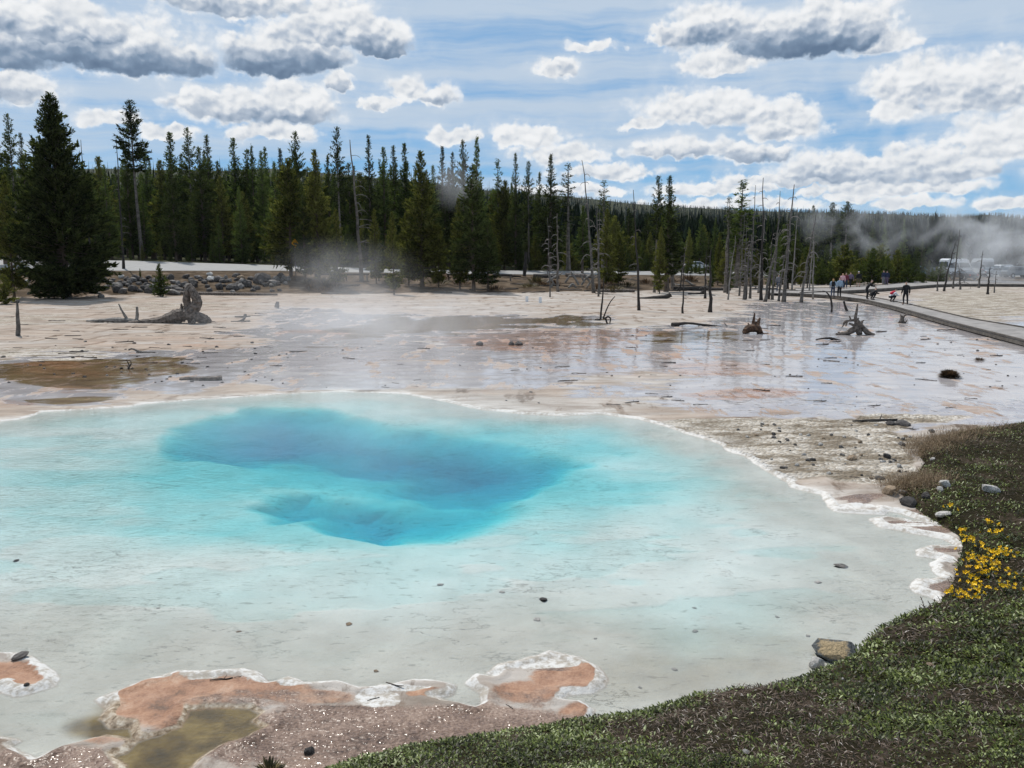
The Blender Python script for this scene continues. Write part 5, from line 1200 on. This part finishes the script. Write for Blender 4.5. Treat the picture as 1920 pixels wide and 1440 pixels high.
# ------------------------------------------------------------------ vehicles in the parking lot
GLASS = mat('car_glass', (.05, .07, .09), .08, .2, 3); TYRE = mat('tyre', (.02, .02, .02), .85, .2, 10); RIM = mat('rim_metal', (.45, .45, .46), .3, .1, 6, 1.0)
LAMPW = mat('headlight_lens', (.8, .82, .85), .1, .05, 5); LAMPR = mat('tail_light_lens', (.45, .02, .02), .15, .1, 5); TRIM = mat('car_trim', (.03, .03, .03), .6, .2, 8)
def paint(n_, c): return mat('paint_' + n_, c, .22, .06, 3)
def loft(prof_w):
    """prof_w: list of (x, z, halfwidth) rings along the outline; symmetric body"""
def car(px, py, rz, label, col, kind='car', dist=None):
    x, y, z = hit(px, py, 60) if dist is None else (*Q(px, py, dist)[:2], 0)
    z = gz(x, y) + .02; e = empty('camper_van' if kind == 'van' else 'parked_car', (x, y, z), rz); tag(e, label, 'van' if kind == 'van' else 'car')
    if kind == 'van': L, W, low, prof = 6.2, 1.05, 1.25, [(-3.1,.42),(-3.1,1.3),(-3.05,2.75),(-2.6,2.9),(1.2,2.9),(1.75,2.65),(2.35,1.55),(3.0,1.25),(3.1,.9),(3.1,.42)]; cab = [(-2.9,1.45),(-2.85,2.25),(1.55,2.25),(2.15,1.5)]; wx = 1.9; wr = .36
    elif kind == 'suv': L, W, low, prof = 4.7, .95, .95, [(-2.35,.42),(-2.4,1.0),(-2.25,1.12),(-1.95,1.72),(-1.6,1.80),(.3,1.80),(1.05,1.15),(2.1,1.02),(2.35,.8),(2.35,.42)]; cab = [(-2.1,1.16),(-1.85,1.66),(.22,1.68),(.85,1.16)]; wx = 1.42; wr = .36
    else: L, W, low, prof = 4.6, .90, .85, [(-2.25,.38),(-2.3,.85),(-2.15,1.0),(-1.55,1.08),(-1.0,1.43),(-.3,1.48),(.4,1.44),(1.2,.98),(2.1,.82),(2.3,.65),(2.3,.38)]; cab = [(-1.42,1.06),(-.95,1.38),(.36,1.39),(1.02,1.0)]; wx = 1.38; wr = .32
    top = max(p[1] for p in prof); mb = MB(); V = []
    def hw(zz): return W * (1 - .17 * max(0, (zz - low) / (top - low)))
    n = len(prof)
    for s in (-1, 1):
        for px_, pz in prof: V.append((px_, s * hw(pz) * (.93 if abs(px_) > L * .46 else 1), pz))
    Fc = [tuple(range(n)), tuple(range(n, 2 * n))[::-1]]
    for i in range(n): Fc.append((i, n + i, n + (i + 1) % n, (i + 1) % n))
    mb.add(V, Fc); bm = bmesh.new(); me = mb.mesh('body'); bm.from_mesh(me); bmesh.ops.recalc_face_normals(bm, faces=bm.faces)
    bmesh.ops.bevel(bm, geom=list(bm.edges), offset=.05, segments=2, affect='EDGES'); bm.to_mesh(me); bm.free(); link('body', me, col, e)
    for s in (-1, 1):                                   # side glass, split by a pillar
        for a, b in ((0, .46), (.5, 1)):
            (x0, z0), (x1, z1), (x2, z2), (x3, z3) = cab
            def mixp(f, top_): 
                xa, za = ((x1 + (x2 - x1) * f), (z1 + (z2 - z1) * f)) if top_ else ((x0 + (x3 - x0) * f), (z0 + (z3 - z0) * f)); return (xa, s * (hw(za) + .006), za)
            q = [mixp(a, 0), mixp(b, 0), mixp(b, 1), mixp(a, 1)]; q2 = [(v[0], v[1] - s * .03, v[2]) for v in q]
            g_ = MB(); g_.add(q + q2, [(0, 1, 2, 3), (7, 6, 5, 4), (0, 4, 5, 1), (1, 5, 6, 2), (2, 6, 7, 3), (3, 7, 4, 0)]); g_.build('side_window', GLASS, e)
    def pane(name, p0, p1, m_, inset=.12):
        (xa, za), (xb, zb) = p0, p1; d = Vector((xb - xa, 0, zb - za)); nn = Vector((d.z, 0, -d.x)).normalized()
        if nn.x * (xa) < 0: nn = -nn
        q = [Vector((xa, -hw(za) + inset, za)) + d * .1, Vector((xa, hw(za) - inset, za)) + d * .1, Vector((xb, hw(zb) - inset, zb)) - d * .1, Vector((xb, -hw(zb) + inset, zb)) - d * .1]
        g_ = MB(); g_.add([v + nn * .012 for v in q] + [v - nn * .02 for v in q], [(0, 1, 2, 3), (7, 6, 5, 4), (0, 4, 5, 1), (1, 5, 6, 2), (2, 6, 7, 3), (3, 7, 4, 0)]); g_.build(name, m_, e)
    if kind == 'van': pane('windscreen', (2.35, 1.55), (1.75, 2.65), GLASS); pane('rear_window', (-3.1, 1.5), (-3.06, 2.5), GLASS)
    elif kind == 'suv': pane('windscreen', (1.05, 1.15), (.3, 1.80), GLASS); pane('rear_window', (-2.25, 1.12), (-1.95, 1.72), GLASS)
    else: pane('windscreen', (1.2, .98), (.4, 1.44), GLASS); pane('rear_window', (-1.55, 1.08), (-1.0, 1.43), GLASS)
    for sx in (-1, 1):
        for sy in (-1, 1):
            w = empty('wheel', (sx * wx, sy * (W - .10), wr)); w.parent = e
            m_ = MB(); m_.tube([(0, -.11, 0), (0, -.09, 0), (0, .09, 0), (0, .11, 0)], [wr * .9, wr, wr, wr * .9], 16); m_.build('tyre', TYRE, w, True)
            m_ = MB(); m_.tube([(0, sy * .09, 0), (0, sy * .118, 0)], [wr * .62, wr * .55], 14); m_.build('rim', RIM, w)
    xm = max(p[0] for p in prof)
    for sy in (-1, 1):
        m_ = MB(); m_.box((xm - .06, sy * W * .68, low * .78), (.12, .3, .14)); m_.build('headlight', LAMPW, e, bevel=.02)
        m_ = MB(); m_.box((-xm + .04, sy * W * .72, low * .92), (.12, .22, .2)); m_.build('tail_light', LAMPR, e, bevel=.02)
    for sx in (-1, 1):
        m_ = MB(); m_.box((sx * (xm - .02), 0, .48), (.14, W * 1.7, .2)); m_.build('bumper', TRIM, e, bevel=.03)
    return e
PW, PS, PB, PK, PG, PR = paint('white', (.78, .79, .80)), paint('silver', (.42, .45, .47)), paint('teal', (.06, .13, .16)), paint('black', (.015, .015, .018)), paint('grey', (.22, .24, .26)), paint('maroon', (.15, .03, .03))
car(1690, 515, R(10), "white car peeping above the young pines at the left of the lot", PW, 'suv', 142)
car(1722, 516, R(4), "teal dark car with a shining roof left of the camper", PB, 'suv', 138)
car(1748, 517, R(170), "grey car parked between the teal car and the camper", PG, 'car', 140)
car(1792, 515, R(25), "big white camper with a high roof in the parking lot", PW, 'van', 142)
car(1806, 522, R(100), "black car parked in front of the white camper", PK, 'car', 131)
car(1838, 516, R(80), "pale tall van dimmed by the steam", PS, 'van', 143)
car(1868, 516, R(5), "silver car in the steam right of the tall van", PS, 'car', 140)
car(1887, 515, R(12), "white car with a bright roof near the right edge", PW, 'suv', 145)
car(1908, 518, R(5), "grey-blue car half cut by the steam at the right edge", PG, 'suv', 136)
car(1942, 519, R(8), "dark car parked at the very right edge of the lot", PK, 'car', 136)
car(1306, 510, R(5), "white car glimpsed left of the thick charred pole", PW, 'car', 144)

# ------------------------------------------------------------------ ground cover on the bank
LEAF = None
def leaf_mat(name, stops, rough=.5, transl=.25):
    m, t = newmat(name); f = t.attr('rnd')[2]; c = t.ramp(f, stops)
    b = t.bsdf(c, rough); tl = t.n('ShaderNodeBsdfTranslucent'); t.put(tl.inputs[0], c); mx = t.n('ShaderNodeMixShader'); mx.inputs[0].default_value = transl
    t.nt.links.new(b, mx.inputs[1]); t.nt.links.new(tl.outputs[0], mx.inputs[2]); t.out(mx.outputs[0]); return m
def blades(name, Pz, L, Wd, up, seed, spread=1.0, curl=.35):
    """bent two-segment blades rooted at the points Pz"""
    g = np.random.default_rng(seed); n = len(Pz); az = g.uniform(0, 6.283, n); el = np.clip(up + g.normal(0, .28, n), .05, 1.5)
    d = np.stack([np.cos(az) * np.cos(el), np.sin(az) * np.cos(el), np.sin(el)], -1); s = np.stack([-np.sin(az), np.cos(az), np.zeros(n)], -1)
    L = L * g.uniform(.55, 1.3, n); Wd = Wd * g.uniform(.6, 1.3, n)
    m_ = Pz + d * (L * .55)[:, None]; d2 = d * .8; d2[:, 2] -= curl; tip = m_ + d2 * (L * .5)[:, None]
    q = np.stack([Pz, m_ + s * (Wd * .5)[:, None], tip, m_ - s * (Wd * .5)[:, None]], 1).reshape(-1, 3)
    me = bpy.data.meshes.new(name); fast_mesh(me, q, np.arange(len(q)).reshape(-1, 4)); return me, g
def bank_points(n, seed, dens, box=(-4, 20, .6, 26), near=True):
    g = np.random.default_rng(seed); out = []
    m_ = n * 8
    th = np.radians(g.uniform(-42, 62, m_)); r = np.exp(g.uniform(math.log(1.3), math.log(27), m_)); x, y = r * np.sin(th), r * np.cos(th)
    b = bank_in(x, y); ok = b > -.04; x, y, b = x[ok], y[ok], b[ok]
    k = g.random(len(x)) < dens(x, y, b); x, y = x[k][:n], y[k][:n]
    return np.stack([x, y, ground_z(x, y) - .004], -1)
patch = lambda x, y: fbm(x * .9, y * .9, 4, 201)
def cover():
    gm = leaf_mat('ground_leaves', [(0, (.016, .020, .004)), (.4, (.060, .080, .013)), (.75, (.120, .155, .028)), (.93, (.23, .28, .065)), (1, (.45, .50, .26))])
    pts = bank_points(400000, 1, lambda x, y, b: np.clip(.66 + 1.9 * patch(x, y) + 1.0 * vnoise(x * 5, y * 5, 7), .04, 1))
    rr = np.hypot(pts[:, 0], pts[:, 1]); sc = np.clip(rr / 6.0, .75, 1.6)
    me, g = blades('grass', pts, .037 * sc * (.6 + 1.1 * np.clip(.5 + vnoise(pts[:, 0] * 3, pts[:, 1] * 3, 17), 0, 1)), .0135 * sc, .66, 2); v = g.random(len(pts)) ** 1.3
    v = np.clip(v + .55 * vnoise(pts[:, 0] * 2.1, pts[:, 1] * 2.1, 19), 0, 1); vattr(me, 'rnd', np.repeat(v, 4)); tag(link('grass', me, gm), 'low green leafy ground cover and moss on the near bank', 'ground cover', kind='stuff')
    dm = leaf_mat('dry_thatch', [(0, (.012, .008, .005)), (.45, (.045, .028, .018)), (.8, (.11, .075, .052)), (.96, (.26, .21, .17)), (1, (.5, .46, .42))], .8, .1)
    pts = bank_points(120000, 5, lambda x, y, b: np.clip(.40 - 1.8 * patch(x, y), .05, 1))
    rr = np.hypot(pts[:, 0], pts[:, 1]); sc = np.clip(rr / 6.0, .75, 1.7)
    me, g = blades('dry_grass', pts, .062 * sc, .007 * sc, .35, 6); vattr(me, 'rnd', np.repeat(g.random(len(pts)), 4))
    tag(link('dry_grass', me, dm), 'brown dry thatch and dead stems between the green leaves of the bank', 'dry grass', kind='stuff')
    # taller straw along the far corner of the bank and by the inlet
    sm = leaf_mat('straw', [(0, (.06, .038, .02)), (.5, (.19, .13, .075)), (1, (.36, .27, .17))], .8, .2)
    P_ = []; g = np.random.default_rng(9)
    for cx, cy, n, sx, sy in [(1740,836,2200,26,9),(1770,826,1700,30,8),(1715,850,260,12,6),(1800,815,1200,40,5),(1700,905,2000,28,9),(1735,905,1300,24,9),(1680,912,300,14,6),(1860,806,500,50,5)]:
        for i in range(n):
            px, py = cx + g.normal(0, sx), cy + g.normal(0, sy); x, y = P(px, py, .15); P_.append((x, y))
    P_ = np.array(P_); pts = np.stack([P_[:, 0], P_[:, 1], ground_z(P_[:, 0], P_[:, 1])], -1)
    ok = (bank_in(P_[:, 0], P_[:, 1]) > -.35) & (pool_sd(P_[:, 0], P_[:, 1]) > .25); pts = pts[ok]
    me, g = blades('straw', pts, .24, .006, .85, 12, curl=.6); vattr(me, 'rnd', np.repeat(g.random(len(pts)), 4))
    tag(link('straw', me, sm), 'tufts of tan straw along the far corner of the bank and the inlet', 'dry grass', kind='stuff')
cover()
# grass clumps one can point at
GRC = leaf_mat('clump_grass', [(0, (.02, .018, .008)), (.6, (.09, .075, .03)), (1, (.20, .15, .06))], .7, .2)
BRC = leaf_mat('clump_brown', [(0, (.03, .018, .01)), (.6, (.10, .06, .03)), (1, (.19, .12, .06))], .8, .15)
def clump(px, py, wpx, hpx, label, m_, n=160, seed=0):
    x, y, z = hit(px, py); s = y / F; g = np.random.default_rng(seed + int(px)); a = g.uniform(0, 6.283, n); r = np.sqrt(g.random(n)) * wpx * s * .36
    R0 = wpx * s * .5; H0 = hpx * s; r = np.sqrt(g.random(n)) * .55; el = np.clip(1.45 - 1.9 * r + g.normal(0, .2, n), .1, 1.5)
    a2 = a + g.normal(0, .35, n); Lb = np.where(el > .8, H0 * 1.15, (R0 * .75 + H0) * .6) * g.uniform(.8, 1.0, n)
    d = np.stack([np.cos(a2) * np.cos(el), np.sin(a2) * np.cos(el), np.sin(el)], -1); sd2 = np.stack([-np.sin(a2), np.cos(a2), np.zeros(n)], -1)
    p0 = np.stack([r * R0 * np.cos(a), r * R0 * np.sin(a), np.zeros(n) - .01], -1); m1 = p0 + d * (Lb * .55)[:, None]; d2 = d.copy(); d2[:, 2] -= .35; tp = m1 + d2 * (Lb * .5)[:, None]; wd = (H0 * .045 + .003)
    q = np.stack([p0, m1 + sd2 * wd, tp, m1 - sd2 * wd], 1).reshape(-1, 3); me = bpy.data.meshes.new('grass_clump'); fast_mesh(me, q, np.arange(len(q)).reshape(-1, 4))
    vattr(me, 'rnd', np.repeat(g.random(n), 4)); o = link('grass_clump', me, m_); o.location = (x, y, z); tag(o, label, 'grass clump'); return o
clump(1780, 709, 30, 18, "round brown grass clump standing alone in the right wet flat", BRC, 800)
clump(506, 1452, 44, 34, "spiky dark grass tuft at the bottom edge of the mud", GRC, 120, 3)
clump(1836, 677, 22, 8, "low tan tuft on the wet flat near the boardwalk", BRC, 120, 5)
for i in range(26):
    px = g3.uniform(560, 1300); py = g3.uniform(524, 548)
    o = clump(px, py, g3.uniform(26, 60), g3.uniform(9, 18), "low brown shrub on the ground under the roadside trees", BRC if i % 3 else GRC, 150, i); o['group'] = "brown shrubs under the roadside trees"; o.name = 'low_shrub'; o['category'] = 'shrub'

# ------------------------------------------------------------------ yellow flowers
PET = mat('petal_yellow', (.90, .60, .012), .5, .12, 40); STEM = mat('flower_stem', (.06, .07, .02), .7, .3, 20)
LFM = mat('flower_leaf', (.045, .07, .02), .5, .3, 20)
def bloom_mesh(seed):
    g = random.Random(seed); mb = MB()
    for k in range(5):                                # two-lipped bell of five lobes
        a = k * 1.2566 + g.uniform(-.1, .1); a0, a1 = a - .55, a + .55
        ri, ro, zi, zo = .006, .016 * g.uniform(.85, 1.2), .004, .016 * g.uniform(.8, 1.3)
        mb.add([(0, 0, -.006), (ri * math.cos(a0), ri * math.sin(a0), zi), (ro * math.cos(a0 + .15), ro * math.sin(a0 + .15), zo), (ro * 1.2 * math.cos(a), ro * 1.2 * math.sin(a), zo * .8), (ro * math.cos(a1 - .15), ro * math.sin(a1 - .15), zo), (ri * math.cos(a1), ri * math.sin(a1), zi)], [(0, 1, 5), (1, 2, 3), (1, 3, 5), (3, 4, 5)])
    me = mb.mesh('blossom'); me.materials.append(PET); return me
BL = [bloom_mesh(i) for i in range(4)]
FL = [(1790,1110,15,"yellow flower clump lowest and nearest the water"),(1812,1118,14,"yellow flower clump beside the tall dry stalks at the bottom"),(1832,1098,17,"dense yellow flower clump right of the lowest one"),(1822,1075,14,"yellow flower clump above the lowest two"),(1850,1072,18,"brightest yellow flower clump in the middle of the patch"),(1866,1055,18,"yellow flower clump upper right of the brightest"),(1880,1035,14,"yellow flower clump high at the right of the patch"),(1858,1032,13,"loose yellow flowers at the upper middle of the patch"),(1838,1050,12,"scattered yellow flowers left of the upper clumps"),(1815,1045,9,"sparse orange-yellow flowers next to the white inlet"),(1830,1012,9,"small yellow flower sprig near the grey-white rock"),(1815,998,8,"topmost yellow sprigs above the white inlet"),(1893,1100,12,"yellow flower clump standing apart at the lower right"),(1900,1075,8,"few yellow flowers at the right edge of the patch"),(1872,1000,7,"thin yellow flowers high in the grass"),(1850,975,5,"lone yellow sprig below the large pale rock"),(1778,947,3,"pair of yellow flowers highest up near the dark rock")]
for i, (px, py, n, l) in enumerate(FL):
    x, y, z = hit(px, py + 14); e = empty('flower_plant', (x, y, z)); tag(e, l, 'flowers'); g = random.Random(i); s = y / 9.0
    st = MB(); lf = MB()
    for k in range(n):
        bx, by, bz = g.gauss(0, .085), g.gauss(0, .085), g.uniform(.04, .125); r0 = (bx * .4, by * .4, -.01)
        st.tube([r0, (bx * .8, by * .8, bz * .6), (bx, by, bz)], [.003, .0025, .002], 4, False)
        for q in range(3):
            a = g.uniform(0, 6.28); f = g.uniform(.1, .7); c = Vector((bx * f, by * f, bz * f)); d = Vector((math.cos(a), math.sin(a), .4)) * g.uniform(.018, .034); w = Vector((-math.sin(a), math.cos(a), 0)) * .011
            lf.add([c, c + d * .5 + w, c + d, c + d * .5 - w], [(0, 1, 2, 3)])
        o = link('blossom', g.choice(BL), None, e, (bx, by, bz)); o.rotation_euler = (g.uniform(-.9, .9), g.uniform(-.9, .9), g.uniform(0, 6.28)); sc = g.uniform(.9, 1.5) * s; o.scale = (sc,) * 3
    st.build('stems', STEM, e); lf.build('leaves', LFM, e)
for px, py, l, h in [(1733,1146,"left of two dry seed stalks against the pale water",.18),(1747,1146,"right of two dry seed stalks against the pale water",.13)]:
    x, y, z = hit(px, py); mb = MB(); g = random.Random(int(px)); mb.tube([(0, 0, -.01), (-.02, 0, h * .5), (-.06, 0, h)], [.003, .003, .002], 5)
    for k in range(9):
        f = .25 + .75 * k / 9; c = Vector((-.06 * f ** 1.5, 0, h * f)); mb.tube([c, c + Vector((g.uniform(-.012, .012), g.uniform(-.012, .012), .008))], [.006, .003], 5)
    o = mb.build('dry_stalk', mat('dry_stalk', (.10, .055, .03), .9, .3, 20), None, False, (x, y, z)); tag(o, l, 'dry stalk')

# ------------------------------------------------------------------ steam
def steam(name, label, c, sz, dens, seed, nscale=.35, thr=.42, fall=.9):
    bm = bmesh.new(); bmesh.ops.create_icosphere(bm, subdivisions=3, radius=1); me = bpy.data.meshes.new(name); bm.to_mesh(me); bm.free()
    for v in me.vertices: v.co = (v.co.x * sz[0], v.co.y * sz[1], v.co.z * sz[2])
    m, t = newmat(name + '_vapour'); p = t.obj()
    q = t.v('MULTIPLY', p, (1 / sz[0], 1 / sz[1], 1 / sz[2])); r = t.v('LENGTH', q)
    n = t.noise(t.v('ADD', p, (seed * 13.7, seed * 5.1, 0)), nscale, 3, .6, .6)
    d = t.m('MULTIPLY', t.ss(n, thr, thr + .26), t.ss(r, .98, 1 - fall))
    v = t.n('ShaderNodeVolumePrincipled'); t.put(v.inputs['Color'], (.93, .95, .98)); t.put(v.inputs['Anisotropy'], .35); t.put(v.inputs['Density'], t.m('MULTIPLY', d, dens))
    t.out(None, v.outputs[0]); o = link('steam', me, m); o.location = c
    tag(o, label, 'steam', kind='stuff'); return o
STEAM = [
 ("veil of steam drifting over the far left rim of the pool", (-6.5, 42, 1.3), (10, 14, 1.9), .085, 1, .28, .34, .9),
 ("patch of steam rising before the misty roadside pines", (-16.0, 80, 1.9), (10.0, 7, 4.6), .05, 2, .24, .38, .9),
 ("thin steam lying over the blue water", (-4, 22, .7), (12, 8, .9), .06, 3, .4, .36, .9),
 ("tall steam plume at the right edge over the parking lot", (68, 118, 4.5), (16, 11, 12.5), .24, 4, .17, .47, .8),
 ("steam cloud drifting above the young pines at the right", (52, 128, 8.0), (13, 9, 8), .14, 5, .19, .46, .85),
 ("wisp of steam before the two broad roadside pines", (-7.5, 112, 13), (5, 4, 4.5), .09, 6, .2, .42, .9),
 ("low steam hugging the ground at the right edge", (72, 116, 1.8), (13, 9, 3.6), .20, 7, .22, .44, .9),
]
for l, c, sz, dn, sd2, ns, th, fa in STEAM: steam('steam', l, c, sz, dn, sd2, ns, th, fa)

# air: faint haze that lets the far hill go blue
def haze():
    mb = MB(); mb.box((0, 1300, 95), (5200, 2760, 290)); m, t = newmat('haze_air')
    v = t.n('ShaderNodeVolumePrincipled'); t.put(v.inputs['Color'], (.80, .90, 1.0)); t.put(v.inputs['Density'], .00003); t.put(v.inputs['Anisotropy'], .2)
    t.out(None, v.outputs[0]); o = mb.build('haze', m); tag(o, 'thin blue air between the viewer and the far hill', 'haze', kind='stuff')
haze()
